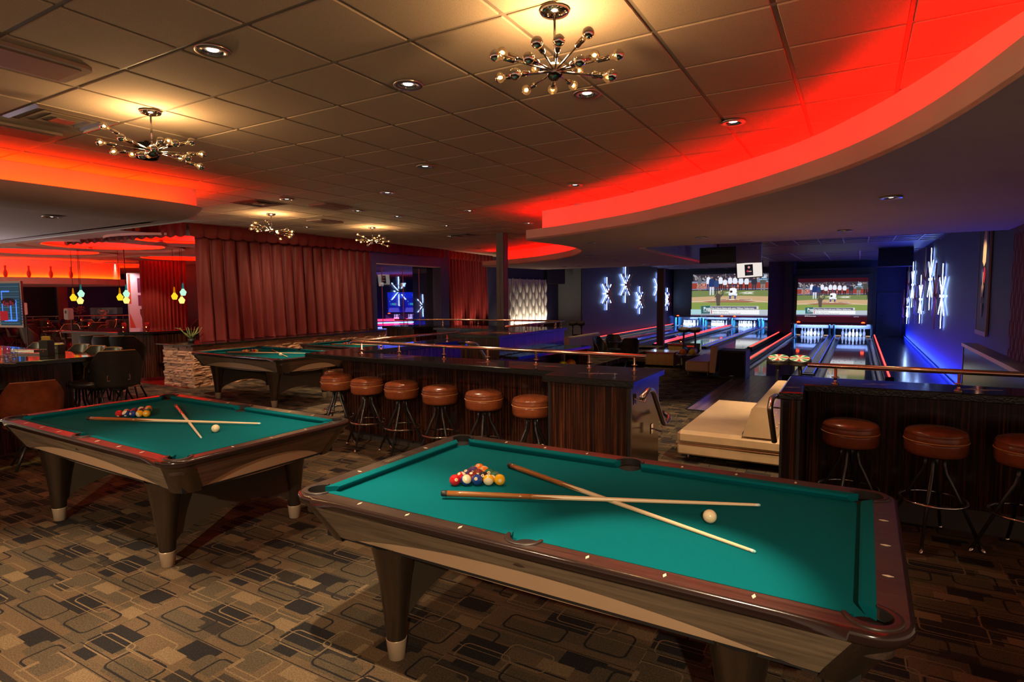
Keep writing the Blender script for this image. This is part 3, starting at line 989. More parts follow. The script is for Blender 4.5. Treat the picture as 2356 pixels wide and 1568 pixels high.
# triangle: local directions measured on the near table; base row runs from the 3 ball to the 1 ball
def tri(base0, base1, apexside, order, rnd):
    b0 = Vector(base0); b1 = Vector(base1); d = (b1-b0).normalized(); nrm = Vector((-d.y, d.x))
    if nrm.dot(Vector(apexside)-b0) < 0: nrm = -nrm
    mid = (b0+b1)/2; out = []; k = 0
    for r_ in range(5):
        cnt = 5-r_
        for i in range(cnt):
            p = mid + d*((i-(cnt-1)/2)*2*BR*1.003) + nrm*(r_*2*BR*.868)
            out.append((p.x, p.y, order[k], rnd[k])); k += 1
    return out
rn = random.Random(3)
def rots(a0, n=15, fixed={}):
    out = []
    for i in range(n):
        # number faces roughly to the camera and upwards
        az = atan2(-1, -.05) - a0 + rn.uniform(-.7, .7)
        out.append(Euler((rn.uniform(-.6, .6), -rn.uniform(.0, 1.1), az + a0), 'XYZ') if i not in fixed else Euler(fixed[i], 'XYZ'))
    return out
order1 = [3, 10, 2, 9, 1, 11, 7, 8, 14, 4, 15, 6, 12, 13, 5]
fx = {0: (.3, -.35, -1.2), 1: (.9, .4, .1), 2: (-.2, -.5, -1.8), 3: (0, -1.25, -1.6), 4: (.15, -.1, -1.45), 8: (.2, 1.2, 1.3), 11: (.2, -.55, -1.6),
      12: (.1, 1.0, 1.4), 10: (0, 1.1, 1.4)}
rack(0, tri((-.678, -.138), (-.475, -.016), (-.676, .091), order1, rots(TAB[0][2], fixed=fx)), 'the nearest pool table')
rack(1, tri((-.641, -.088), (-.434, .029), (-.626, .133), [3, 10, 2, 9, 1, 11, 7, 8, 6, 4, 15, 14, 12, 13, 5], rots(TAB[1][2], fixed={0: (.2, .6, -1.4), 1: (.6, .5, -1.2), 2: (0, -.1, -1.7), 3: (0, 1.2, 1.0), 4: (0, -.25, -1.2)})), 'the left pool table')
rack(2, tri((-.60, -.10), (-.40, .03), (-.60, .12), [5, 9, 6, 3, 1, 11, 7, 8, 14, 4, 15, 10, 12, 13, 2], rots(TAB[2][2])), 'the pool table by the stone corner')
rack(3, tri((-.60, -.10), (-.40, .03), (-.60, .12), order1, rots(TAB[3][2])), 'the half hidden pool table')
rack(0, [(.567, -.007, 0, (0, 0, 0))], 'the nearest pool table')
rack(1, [(.585, -.011, 0, (0, 0, 0))], 'the left pool table')
rack(2, [(.50, -.15, 0, (0, 0, 0))], 'the pool table by the stone corner')
# ------------------------------------------------------------------ cues
def cue():
    L = 1.47
    t = thing('pool_cue', (0, 0, 0), 0, 'x', 'cue')
    def r(s): return .0147 - (.0147-.0064)*s
    def seg(a, b, n=6): return [(r(a+(b-a)*k/n), L*(a+(b-a)*k/n)) for k in range(n+1)]
    X = Matrix.Rotation(pi/2, 4, 'Y')
    mb = MB(); mb.lathe([(.004, 0), (.0125, .001), (.0147, .006), (.0147, .030), (.0135, .031)], 20, X); mb.build('bumper', M['black'], t)
    mb = MB(); mb.lathe(seg(.0205, .30), 20, X); mb.build('butt', M['cue_wood'], t)
    # pale points let into the butt
    rows = []
    nn = 40
    mb = MB(); mb.lathe(seg(.40, .985), 20, X, cap=False); mb.build('shaft', M['maple'], t, label='pale maple shaft')
    mb = MB(); A = []; B = []
    for k in range(nn):
        a = 2*pi*k/nn; e = .295 + .105*(abs(((k/nn*4) % 1)-.5)*2)
        A.append((L*.295, r(.295)*cos(a), r(.295)*sin(a))); B.append((L*e, r(e)*cos(a), r(e)*sin(a)))
    mb.grid([A, B], closed=True); mb.build('butt_point', M['cue_wood'], t)
    mb = MB(); C_ = [(L*.402, r(.402)*cos(2*pi*k/nn), r(.402)*sin(2*pi*k/nn)) for k in range(nn)]
    mb.grid([B, C_], closed=True); mb.build('splice', M['maple'], t)
    mb = MB(); mb.lathe([(r(.985), L*.985), (r(1), L*.996)], 16, X); mb.build('ferrule', M['white'], t)
    mb = MB(); mb.lathe([(.0062, L*.996), (.006, L*.999), (.003, L*1.0015)], 16, X); mb.build('tip', M['chalk'], t)
    return t
cue0 = cue()
def put_cue(o, ti, p, q, z0, z1, label):
    x0, y0, a0 = TAB[ti]
    Mx = Matrix.Translation((x0, y0, 0)) @ Matrix.Rotation(a0, 4, 'Z')
    A = Mx @ Vector((*p, z0)); B = Mx @ Vector((*q, z1)); d = B-A
    o.location = A; o.rotation_euler = (0, -math.asin(d.z/d.length), atan2(d.y, d.x)); o['label'] = label
    s_ = d.length/1.47
    o.scale = (s_, 1, 1) if False else (1, 1, 1)
    if ti in (0, 1, 2): o['group'] = 'cues crossed on the pool tables'
z0 = BZ+.0150
put_cue(cue0, 0, (-.599, .272), (.766, -.226), z0, BZ+.0066, 'cue lying underneath on the nearest pool table, its pale tip towards the front')
cs = [(0, (-.615, -.33), (.733, .274), z0+.012, BZ+.018, 'cue lying on top and nearly level across the nearest pool table'),
      (1, (-.666, .389), (.773, -.216), z0, BZ+.0066, 'cue lying underneath on the left pool table, tip towards the camera'),
      (1, (-.664, -.307), (.643, .271), z0+.012, BZ+.018, 'cue lying on top across the left pool table'),
      (2, (-.55, .42), (.70, -.18), z0, BZ+.0066, 'cue lying underneath on the pool table by the stone corner'),
      (2, (-.74, -.34), (.62, .27), z0+.012, BZ+.018, 'cue lying on top across the pool table by the stone corner'),
      (3, (-.55, .42), (.70, -.18), z0, BZ+.0066, 'cue lying underneath on the pool table behind the counter rail'),
      (3, (-.74, -.34), (.62, .27), z0+.012, BZ+.018, 'cue lying on top on the pool table behind the counter rail')]
for ti, p, q, a, b, lb in cs:
    c = copy_tree(cue0); put_cue(c, ti, p, q, a, b, lb)
    if ti == 3: c['group'] = 'cues crossed on the pool tables'
# ================================================================== COUNTERS (room coordinates; z 0 is the pool level)
CTZ = 1.04
def inset(poly, d):
    n = len(poly)
    a = sum(poly[i][0]*poly[(i+1) % n][1] - poly[(i+1) % n][0]*poly[i][1] for i in range(n))
    s_ = 1 if a > 0 else -1
    out = []
    for i in range(n):
        p0, p1, p2 = Vector(poly[i-1]), Vector(poly[i]), Vector(poly[(i+1) % n])
        d1 = (p1-p0).normalized(); d2 = (p2-p1).normalized()
        n1 = Vector((-d1.y, d1.x))*s_; n2 = Vector((-d2.y, d2.x))*s_
        b = (n1+n2); b = b/max(.3, b.length_squared)*2
        out.append((p1.x+b.x*d, p1.y+b.y*d))
    return out
def star_inlay(parent, u, v, r, z, rot=0.):
    mb = MB(); pts = []
    for k in range(16):
        a = 2*pi*k/16 + rot; rr = (r if k % 4 == 0 else (r*.45 if k % 2 == 0 else r*.10))
        pts.append((u+rr*cos(a), v+rr*sin(a)))
    mb.prism(pts, z, z+.0006); return mb.build('star_inlay', M['copper'], parent, label='copper star let into the counter top')
def counter(base, top, bodies, label, toes=(), stars=(), ztop=CTZ, group='dark wood counters', panels=()):
    """base: origin (u, v); everything else in room coordinates"""
    t = thing('bar_counter', W(*base), TH, label, 'counter')
    def L(p): return (p[0]-base[0], p[1]-base[1])
    mb = MB(); mb.prism([L(p) for p in inset(top, .012)], ztop-.010, ztop)
    tp = mb.build('counter_top', M['granite'], t)
    mb = MB(); P = [L(p) for p in top]; Q = [L(p) for p in inset(top, .012)]
    n = len(P)
    def row(pl, z): return [(p[0], p[1], z) for p in pl]
    mb.grid([row(Q, ztop-.001), row(P, ztop-.008), row(P, ztop-.052), row(Q, ztop-.058)], smooth=False, closed=True)
    mb.add(row(Q, ztop-.058), [list(range(n))])
    mb.build('counter_edge', M['granite_edge'], t)
    for poly, zb in bodies:
        mb = MB(); mb.prism([L(p) for p in poly], zb, ztop-.058); mb.build('counter_body', M['zebra'], t)
    for poly, z0, z1 in toes:
        mb = MB(); mb.prism([L(p) for p in poly], z0, z1); mb.build('toe_kick', M['toe'], t)
    for a in stars: star_inlay(tp, a[0]-base[0], a[1]-base[1], a[2], ztop, a[3] if len(a) > 3 else 0)
    return t
def rail(path, label, posts, z=1.175, mat='copper', zt=CTZ, grp=None):
    """foot-rail style hand rail standing on a counter: path and posts in room coordinates"""
    b = path[0]
    t = thing('counter_rail', W(b[0], b[1], zt), TH, label, 'rail', grp)
    mb = MB(); mb.tube([(p[0]-b[0], p[1]-b[1], z-zt) for p in path], .019, 14); mb.build('rail_tube', M[mat], t)
    for u, v in posts:
        X = Matrix.Translation((u-b[0], v-b[1], 0))
        mb = MB(); mb.lathe([(.026, 0), (.026, .006), (.010, .010), (.010, .045), (.017, .048), (.017, .056), (.010, .059), (.010, z-zt-.012)], 14, X)
        mb.build('rail_post', M[mat], t)
        mb = MB(); mb.tube([(u-b[0]-.026, v-b[1], .052), (u-b[0]+.026, v-b[1], .052)], .005, 8)
        mb.build('rail_collar', M[mat], t)
    return t
# -- A: the middle counter with six stools in front
topA = [(-5.83, 4.98), (-2.36, 4.80), (-2.33, 4.52), (-1.51, 4.49), (-1.52, 5.39), (-5.36, 5.32), (-5.25, 7.55), (-5.75, 7.75)]
A = counter((-3.6, 5.0), topA, [([(-5.44, 5.22), (-2.28, 5.06), (-2.28, 5.34), (-5.37, 5.30), (-5.44, 5.30)], .09),
        ([(-2.29, 4.58), (-1.55, 4.55), (-1.56, 5.36), (-2.29, 5.34)], .0),
        ([(-5.44, 5.29), (-5.37, 5.29), (-5.28, 7.5), (-5.40, 7.52)], .09)],
        'long dark wood counter between the pool tables and the lanes, six stools along its front',
        toes=[([(-5.40, 5.26), (-2.3, 5.10), (-2.3, 5.32), (-5.37, 5.30)], 0, .09)],
        stars=[(-1.95, 4.83, .17, .3), (-2.55, 5.12, .13), (-3.3, 5.12, .10, .2), (-4.6, 5.12, .12), (-5.55, 6.3, .12)])
mb = MB()
for x0, x1, y0, y1 in ((-1.575, -1.548, 4.543, 4.570), (-2.303, -2.28, 4.572, 4.60)):
    mb.box(x0+3.6, x1+3.6, y0-5, y1-5, 0, CTZ-.058)
mb.build('corner_trim', M['black_metal'], A)
ob = MB(); ob.box(-.035, .035, -.006, 0, -.06, .06, ch=.004)
o = ob.build('outlet_cover', M['black'], A, loc=(-3.72+3.6, 5.128-5.0, .43))
rail([(-5.30, 5.26), (-1.62, 5.14)], 'copper-coloured rail along the front of the long middle counter',
     [(-5.12, 5.22), (-4.52, 5.20), (-3.87, 5.18), (-3.30, 5.17), (-2.73, 5.16), (-2.16, 5.15), (-1.72, 5.14)], grp='rails on the counters')
rail([(-5.33, 5.28), (-5.22, 7.35)], 'copper-coloured rail on the short arm of the middle counter, running away',
     [(-5.30, 5.75), (-5.27, 6.4), (-5.24, 7.1)], grp='rails on the counters')
# -- B: the counter on the right
topB = [(-.46, 4.50), (-.31, 4.53), (-.33, 4.95), (.96, 5.0), (3.3, 5.05), (3.3, 5.45), (-.47, 5.41)]
B = counter((1.2, 5.1), topB, [([(-.32, 5.22), (3.2, 5.26), (3.2, 5.39), (-.36, 5.37)], .17), ([(-.44, 4.55), (-.335, 4.57), (-.33, 5.36), (-.45, 5.36)], .0)],
        'dark wood counter standing at the right behind three round stools',
        toes=[([(-.34, 5.235), (3.2, 5.275), (3.2, 5.38), (-.34, 5.36)], 0, .17)], stars=[(-.395, 4.75, .05, .2), (.15, 5.2, .12, .5), (.75, 5.22, .14, .2), (1.3, 5.25, .08)])
mb = MB()
for x0, x1, y0, y1 in ((-.345, -.325, 4.552, 4.60), (-.452, -.436, 4.54, 4.56)): mb.box(x0-1.2, x1-1.2, y0-5.1, y1-5.1, 0, CTZ-.058)
mb.build('corner_trim', M['black_metal'], B)
rail([(-.32, 5.06), (1.0, 5.08), (3.2, 5.10)], 'copper-coloured rail on the counter at the right',
     [(-.13, 5.06), (.62, 5.07), (1.35, 5.08), (2.1, 5.09)], grp='rails on the counters')
# -- C: the far U-shaped counter by the post
topC = [(-5.25, 8.6), (-5.25, 11.3), (-9.4, 11.1), (-9.4, 10.25), (-8.5, 10.25), (-8.42, 10.75), (-7.95, 10.7), (-7.9, 10.2), (-6.2, 10.15), (-6.22, 8.65)]
bodyC = [(-5.30, 8.66), (-5.30, 11.25), (-9.34, 11.05), (-9.34, 10.33), (-8.53, 10.33), (-8.48, 10.82), (-7.9, 10.77), (-7.85, 10.26), (-6.16, 10.22), (-6.16, 8.70)]
Cc = counter((-6.4, 10.6), topC, [(bodyC, 0)], 'far U-shaped dark wood counter in front of the steel post')
mb = MB(); mb.box(-5.30+6.4, -5.29+6.4, 8.66-10.6, 11.25-10.6, LZ, 1.0-.02); mb.build('side_panel', M['zebra'], Cc)
mb = MB(); mb.box(-9.15+6.4, -8.75+6.4, 10.325-10.6, 10.33-10.6, .55, .80); mb.build('recess', M['black'], Cc)
rail([(-4.98-.3, 8.85), (-5.27, 11.2)], 'copper-coloured rail on the side of the far U-shaped counter facing the lanes',
     [(-5.28, 9.0), (-5.28, 9.6), (-5.28, 10.2), (-5.28, 10.8), (-5.28, 11.1)], mat='copper', grp='rails on the counters')
rail([(-9.2, 10.45), (-8.3, 10.95), (-5.35, 11.22)], 'copper-coloured rail along the back of the far U-shaped counter',
     [(-8.9, 10.55), (-8.2, 10.95), (-7.3, 11.05), (-6.4, 11.1), (-5.45, 11.2)], mat='copper', grp='rails on the counters')
# drinks ledge with house balls under it
lg = thing('ball_shelf', W(-5.1, 10.0, LZ), TH, 'black glossy ledge on the lane side of the far counter with bowling balls under it', 'shelf')
mb = MB(); mb.prism([(-.14, -1.3), (.16, -1.3), (.42, 1.25), (-.14, 1.25)], 1.08, 1.13); mb.build('ledge', M['granite'], lg)
mb = MB(); mb.box(-.13, .36, 1.18, 1.22, 0, 1.08); mb.build('end_panel', M['zebra'], lg)
mb = MB(); mb.box(-.13, .30, -1.3, 1.18, .62, .65); mb.build('shelf', M['black'], lg)
# -- L: the bar on the left
topL = [(-7.80, 3.78), (-8.02, 2.6), (-8.2, 1.6), (-8.6, .4), (-12.6, .4), (-12.6, 2.4), (-11.6, 3.80)]
Lb = counter((-9.6, 2.4), topL, [([(-8.08, 3.45), (-8.30, 2.3), (-8.45, 1.6), (-8.8, .7), (-12.3, .7), (-12.3, 2.4), (-11.4, 3.45)], 0)],
        'dark wood bar at the far left carrying glasses and menu stands')
mb = MB(); mb.tube([(1.46, .2, .94), (1.50, .22, .93), (1.51, .26, .95), (1.48, .3, .97)], .005, 8); mb.build('bag_hook', M['steel'], Lb)
mb = MB(); mb.box(-8.34, -7.85, 1.55, 3.12, .745, .785, ch=.01)
tl = mb.build('side_table', M['granite_edge'], None, loc=None)
mb = MB()
bpy.data.objects.remove(tl)
st = thing('side_table', W(-8.0, 2.3), TH, 'low dark table in front of the left bar, behind the brown chair', 'table')
mb = MB(); mb.box(-.30, .22, -.8, .72, .745, .785, ch=.01); mb.build('table_top', M['granite_edge'], st)
mb = MB(); mb.cyl(.03, .03, .745, 14, Matrix.Translation((0, 0, 0))); mb.cyl(.2, 0, .03, 20); mb.build('pedestal', M['black_metal'], st)
# -- dining-room counter with wood front
topM = [(-12.45, 7.75), (-12.50, 6.75), (-12.9, 6.35), (-14.9, 6.2), (-14.9, 7.2), (-13.6, 7.75)]
counter((-14, 7), topM, [([(-12.5, 7.65), (-12.56, 6.85), (-12.95, 6.5), (-14.8, 6.35), (-14.8, 7.1), (-13.6, 7.65)], .08)], 'dark red-lit wood counter behind the tall black chairs in the dining room')

# ================================================================== STOOLS
def make_stool(label):
    t = thing('bar_stool', (0, 0, 0), 0, label, 'stool', 'round leather bar stools')
    mb = MB()
    prof = [(.12, .622), (.165, .622), (.178, .630), (.184, .65), (.186, .70), (.185, .718)]
    mb.lathe(prof, 40, cap=True); mb.build('seat_base', M['leather'], t)
    mb = MB(); mb.lathe([(.185, .722), (.187, .75), (.182, .762), (.184, .765), (.170, .783), (.13, .797), (.07, .805), (.0001, .808)], 40, cap=False)
    se = mb.build('seat', M['leather'], t)
    mb = MB(); mb.tube([(.187*cos(2*pi*k/40), .187*sin(2*pi*k/40), .7195) for k in range(40)], .0034, 8, closed=True); mb.build('piping', M['piping'], se)
    mb = MB(); mb.cyl(.085, .60, .624, 20); mb.build('swivel', M['black'], t)
    for k in range(4):
        a = pi/4 + k*pi/2; e = Vector((cos(a), sin(a), 0))
        pts = [e*.055+Vector((0, 0, .612)), e*.056+Vector((0, 0, .54)), e*.068+Vector((0, 0, .49)), e*.095+Vector((0, 0, .44)), e*.295+Vector((0, 0, .0))]
        mb = MB(); mb.tube(pts[:-1] + [pts[3].lerp(pts[4], .93)], [.013, .013, .013, .013, .010], 12); l = mb.build('leg', M['black_metal'], t)
        mb = MB(); mb.tube([pts[3].lerp(pts[4], .925), pts[3].lerp(pts[4], .985), pts[4]+Vector((0, 0, .001))], [.0125, .0125, .010], 12)
        mb.build('foot_ferrule', M['chrome'], l)
    mb = MB(); mb.tube([(.195*cos(2*pi*k/40), .195*sin(2*pi*k/40), .30) for k in range(40)], .0095, 10, closed=True); mb.build('foot_ring', M['chrome'], t)
    return t
STOOLS = [(-2.10, 7.05, 'first of the six from the stone wall end'), (-1.66, 6.74, 'second of the six'), (-1.21, 6.43, 'third of the six, half in light'),
      (-.75, 6.09, 'fourth of the six'), (-.28, 5.77, 'fifth of the six'), (.18, 5.42, 'sixth of the six, by the cabinet')]
s0 = make_stool('x')
first = True
for x, y, w_ in STOOLS:
    lb = 'brown leather stool at the middle counter, ' + w_
    if first: s0.location = (x, y, 0); s0['label'] = lb; s0.rotation_euler = (0, 0, .2); first = False
    else: copy_tree(s0, (x, y, 0), rn.uniform(0, 1.5), lb)
copy_tree(s0, (-2.2, 7.5, 0), .5, 'brown leather stool tucked under the left end of the middle counter, behind the front row')
for (x, y), lb in (((2.46, 4.27), 'brown leather stool at the right counter, nearest the counter end'), ((2.90, 4.01), 'brown leather stool at the right counter, the middle one in full view'),
                   ((3.30, 3.72), 'brown leather stool cut off by the right edge of the photo')):
    copy_tree(s0, (x, y, 0), -.02 if x < 3 else .4, lb)

# ================================================================== STAIR HANDRAILS
def handrail(pts, label, brackets=(), r=.021, mat='steel'):
    b = Vector(pts[0])
    t = thing('handrail', W(*b), TH, label, 'handrail')
    P = [Vector(p)-b for p in pts]
    # round the bends
    Q = [P[0]]
    for i in range(1, len(P)-1):
        a = P[i] + (P[i-1]-P[i]).normalized()*.05; c = P[i] + (P[i+1]-P[i]).normalized()*.05
        for k in range(5):
            s_ = k/4; Q.append(a*(1-s_)**2 + P[i]*2*s_*(1-s_) + c*s_*s_)
    Q.append(P[-1])
    mb = MB(); mb.tube(Q, r, 14); mb.build('rail_tube', M[mat], t)
    for p, q in brackets:
        p = Vector(p)-b; q = Vector(q)-b
        mb = MB(); mb.tube([p, p+Vector((0, 0, -.05)), q+Vector((0, 0, -.03))], .007, 8)
        mb.box(q.x-.006, q.x+.006, q.y-.025, q.y+.025, q.z-.075, q.z+.01)
        mb.build('bracket', M['chrome'], t)
handrail([(-1.47, 4.30, .93), (-1.42, 4.42, .93), (-1.42, 4.60, .97), (-1.42, 4.71, .945), (-1.42, 5.04, .60), (-1.42, 5.12, .60), (-1.42, 5.24, .63), (-1.50, 5.27, .66)][1:],
         'brushed steel handrail on the end of the middle counter cabinet', [((-1.42, 4.52, .93), (-1.51, 4.52, .93)), ((-1.42, 4.98, .60), (-1.51, 4.98, .60))])
handrail([(-.46, 5.0, .92), (-.53, 4.98, .93), (-.53, 4.72, .95), (-.53, 4.62, .90), (-.52, 4.86, .60)],
         'brushed steel handrail on the end panel of the right counter', [((-.53, 4.8, .92), (-.45, 4.8, .9))])
handrail([(-11.55, 11.75, 0), (-11.55, 11.75, .80), (-11.5, 11.75, .86), (-11.3, 11.75, .86), (-11.08, 11.75, .70), (-10.86, 11.75, .70), (-10.80, 11.75, .0)],
         'looped steel handrail standing at the end of the stone half wall', r=.02)
handrail([(-5.18, 7.50, 1.0), (-5.18, 7.78, .97), (-5.18, 8.35, .45), (-5.18, 8.5, .45)], 'steel handrail on the stairs between the middle and the far counter',
         [((-5.18, 7.6, .98), (-5.25, 7.6, .98))])
# ================================================================== STONE HALF WALL
sw = MB(); sw.box(-11.9, -10.93, 6.70, 12.05, 0, .80)
wall_s = rot_room(struct(sw, 'wall_stone', M['mortar']))
mb = MB(); mb.box(-11.98, -10.80, 6.58, 12.1, .802, .832, ch=.006); mb.build('ledge', M['granite_edge'], wall_s)
# split-face stones: shared meshes, set course by course
rs = random.Random(11)
stone_me = []
for k in range(8):
    mb = MB()
    a, b_, c = .5, .5, .5
    vs = []
    nx, nz = 4, 2
    g = []
    for j in range(nz+1):
        row = []
        for i in range(nx+1):
            e = (i in (0, nx)) or (j in (0, nz))
            row.append((-.5+i/nx + (0 if e else rs.uniform(-.04, .04)), -.5 - (0 if not e else -.16) - rs.uniform(-.12, .14), -.5+j/nz))
        g.append(row)
    mb.grid(g, smooth=False)
    # sides back to the wall
    peri = g[0] + [r[-1] for r in g[1:-1]] + g[-1][::-1] + [r[0] for r in g[1:-1]][::-1]
    mb.grid([peri, [(p[0], .5, p[2]) for p in peri]], smooth=False, closed=True)
    me = bpy.data.meshes.new('stone'); me.from_pydata([tuple(v) for v in mb.v], [], mb.f); me.materials.append(M['stone']); me.update()
    stone_me.append(me)
stones = []
def course(x0, x1, face, axis):
    z = .004
    while z < .79:
        hgt = rs.choice((.034, .042, .05, .058, .07)); hgt = min(hgt, .797-z)
        x = x0 + rs.uniform(-.12, 0)
        while x < x1:
            w_ = rs.uniform(.10, .34)
            a = max(x, x0); b_ = min(x+w_, x1)
            if b_-a > .03:
                d = rs.uniform(.05, .085)
                stones.append((a, b_, z, hgt, d, axis, face))
            x += w_
        z += hgt
course(6.66, 12.02, -10.93, 'v'); course(-11.86, -10.90, 6.70, 'u')
def place_stone(a, b_, z, hgt, d, axis, face):
    me = rs.choice(stone_me)
    sx = (b_-a-.004); sz = hgt-.004
    if axis == 'v':  # faces +u : local -y -> +u
        loc = (face + d/2 - .01, (a+b_)/2, z+hgt/2); rz = pi/2
    else:            # faces -v
        loc = ((a+b_)/2, face - d/2 + .01, z+hgt/2); rz = 0
    return me, loc, rz, (sx, d, sz)
def dist(s_):
    me, loc, rz, sc = place_stone(*s_[:7]) if False else (None, ((s_[6], (s_[0]+s_[1])/2) if s_[5] == 'v' else ((s_[0]+s_[1])/2, s_[6])), 0, 0)
    return W(loc[0], loc[1]).length
stones.sort(key=dist)
for s_ in stones[:298]:
    me, loc, rz, sc = place_stone(*s_)
    o = link('stone', me, wall_s, loc, rz); o.scale = sc
fb = MB()
for s_ in stones[298:]:
    me, loc, rz, sc = place_stone(*s_)
    X = Matrix.Translation(loc) @ Matrix.Rotation(rz, 4, 'Z') @ Matrix.Diagonal((*sc, 1))
    fb.add([v.co.copy() for v in me.vertices], [list(p.vertices) for p in me.polygons], X)
fb.build('stone_field', M['stone'], parent=wall_s, kind='stuff')

# ================================================================== CURTAINS
def curtain(v0, v1, z0, z1, u_of, pleats, label, amp=.075, name='curtain', mat='velvet', seed=1, nz=22, flare=.5, lean=0.0, jag=.012, cat='curtain', base=None, axis='v'):
    r = random.Random(seed)
    per = 14
    n = pleats*per
    ph = [r.uniform(-.15, .15) for _ in range(pleats+2)]
    am = [r.uniform(.75, 1.25) for _ in range(pleats+2)]
    rows = []
    for j in range(nz+1):
        t = j/nz; z = z1 + (z0-z1)*t
        row = []
        for i in range(n+1):
            s_ = i/per; k = int(s_); f = s_-k
            a0 = am[k]
            w_ = f + ph[k]*(.3+.7*t)*sin(pi*f)
            # rounded crest with a sharp valley, fuller towards the hem
            prof = 1.15*(1-abs(2*min(1, max(0, w_))-1)**2.6)-.1
            sec = .22*sin(2*pi*f*2 + 3*ph[k] + t*2.2)*min(1, t*1.5)
            d = amp*a0*(.55+flare*t)*(prof + sec - .5)
            if t > .86: d += .018*sin(9*s_ + 40*t)*(t-.86)/.14*r.uniform(.8, 1.2)
            v = v0 + (v1-v0)*i/n + .05*lean*t*sin(pi*f)
            zz = z + (jag*sin(2*pi*f + ph[k]*6)*t if j == nz else 0)
            if axis == 'v': row.append((u_of(v)+d, v, zz))
            else: row.append((v, u_of(v)-d, zz))
        rows.append(row)
    mb = MB(); mb.grid(rows, smooth=True)
    b = base or ((u_of(v0), v0) if axis == 'v' else (v0, u_of(v0)))
    mb.v = [Vector((p[0]-b[0], p[1]-b[1], p[2]-z0)) for p in mb.v]
    return mb.build(name, M[mat], None, W(b[0], b[1], z0), TH, label, cat)
uc = lambda v: -11.36 + .04*abs(v-9.5)*-.5
c1 = curtain(7.17, 12.06, .836, 3.16, uc, 17, 'long dark red velvet curtain hanging above the stone half wall', amp=.21, lean=1)
uc2 = lambda v: -11.62 - .12*(v-16)
c2 = curtain(15.75, 18.7, .35, 3.02, uc2, 14, 'narrow dark red velvet curtain beside the steel post, lit from below', amp=.17, mat='velvet', seed=5)
for v0 in (16.2, 17.2, 18.1):
    up = light('SPOT', 'curtain_uplight', W(-11.1, v0, .30), 120, (1, .60, .42), spot_size=R(60), spot_blend=.9, shadow_soft_size=.04)
    aim(up, W(-11.8, v0+.15, 1.6))
# valances: short gathered strips under the ceiling
def valance(path, label, drop=.24, tuck=.27, z1=3.175, seed=2):
    r = random.Random(seed)
    P = [Vector(p) for p in path]
    seg = []; tot = 0
    for a, b in zip(P, P[1:]): seg.append((tot, a, b)); tot += (b-a).length
    n = int(tot/tuck); per = 10; rows = [[] for _ in range(6)]
    for i in range(n*per+1):
        s_ = tot*i/(n*per)
        for st_, a, b in seg:
            if s_ <= st_+(b-a).length+1e-6: break
        dr = (b-a).normalized(); p = a + dr*(s_-st_); nr = Vector((dr.y, -dr.x))
        f = (i/per) % 1
        # each tuck folds over the next: saw-like relief and a lifted hem
        rel = .10*(f**1.4)
        for j in range(6):
            t = j/5
            hem = -.030*sin(pi*f) - .018*f
            q = p + nr*(rel*(.3+.7*sin(pi*min(1, t*.9+.1))) + .02*t)
            rows[j].append((q.x, q.y, z1 - drop*t + (hem if j >= 4 else 0)))
    b0 = path[0]
    mb = MB(); mb.grid(rows, smooth=True)
    mb.v = [Vector((p[0]-b0[0], p[1]-b0[1], p[2]-(z1-drop))) for p in mb.v]
    return mb.build('valance', M['velvet'], None, W(b0[0], b0[1], z1-drop), TH, label, 'valance')
valance([(-11.28, 6.95), (-11.12, 9.0), (-11.20, 11.5), (-11.30, 13), (-11.40, 15), (-11.6, 16.2), (-11.85, 18.9)], 'gathered dark red valance under the ceiling along the curtains')
valance([(-15.4, 6.6), (-12.6, 6.72), (-11.28, 6.9)], 'gathered dark red valance turning the corner above the dining room', seed=4)

# ================================================================== WALLS
def wallbox(name, mat, *boxes, label=None):
    mb = MB()
    for b in boxes: mb.box(*b)
    return rot_room(struct(mb, name, mat, label=label))
# blue framed opening beside the curtain
wallbox('wall_frame', M['paint_blue'], (-11.75, -11.42, 11.95, 12.28, 0, 3.18), (-11.75, -11.42, 15.20, 15.62, 0, 3.18), (-11.75, -11.42, 12.28, 15.20, 2.62, 3.18))
wallbox('trim_3', M['paint_white'], (-11.74, -11.43, 12.28, 15.20, 2.60, 2.622))
wallbox('wall_side', M['paint_navy'], (-12.5, -12.0, 18.4, 26.3, 0, 3.2), (-12.9, -12.3, 15.6, 18.8, 0, 3.2))
wallbox('wall_wainscot', M['zebra'], (-12.0, -11.96, 19.0, 26.3, -.45, .40))
wallbox('trim_4', M['granite_edge'], (-12.0, -11.92, 19.0, 26.3, .40, .45))
wallbox('wall_grey', M['paint_grey'], (-12.6, -12.02, 26.3, 27.6, -.45, 3.3), (-12.0, -10.85, 24.9, 25.0, -.45, 3.3))
wallbox('wall_left_lanes', M['paint_blue'], (-11.4, -10.8, 24.95, 43, -.45, 3.6))
wallbox('wall_right_lanes', M['paint_blue'], (1.95, 2.3, 11.35, 34.6, -.45, 3.6))
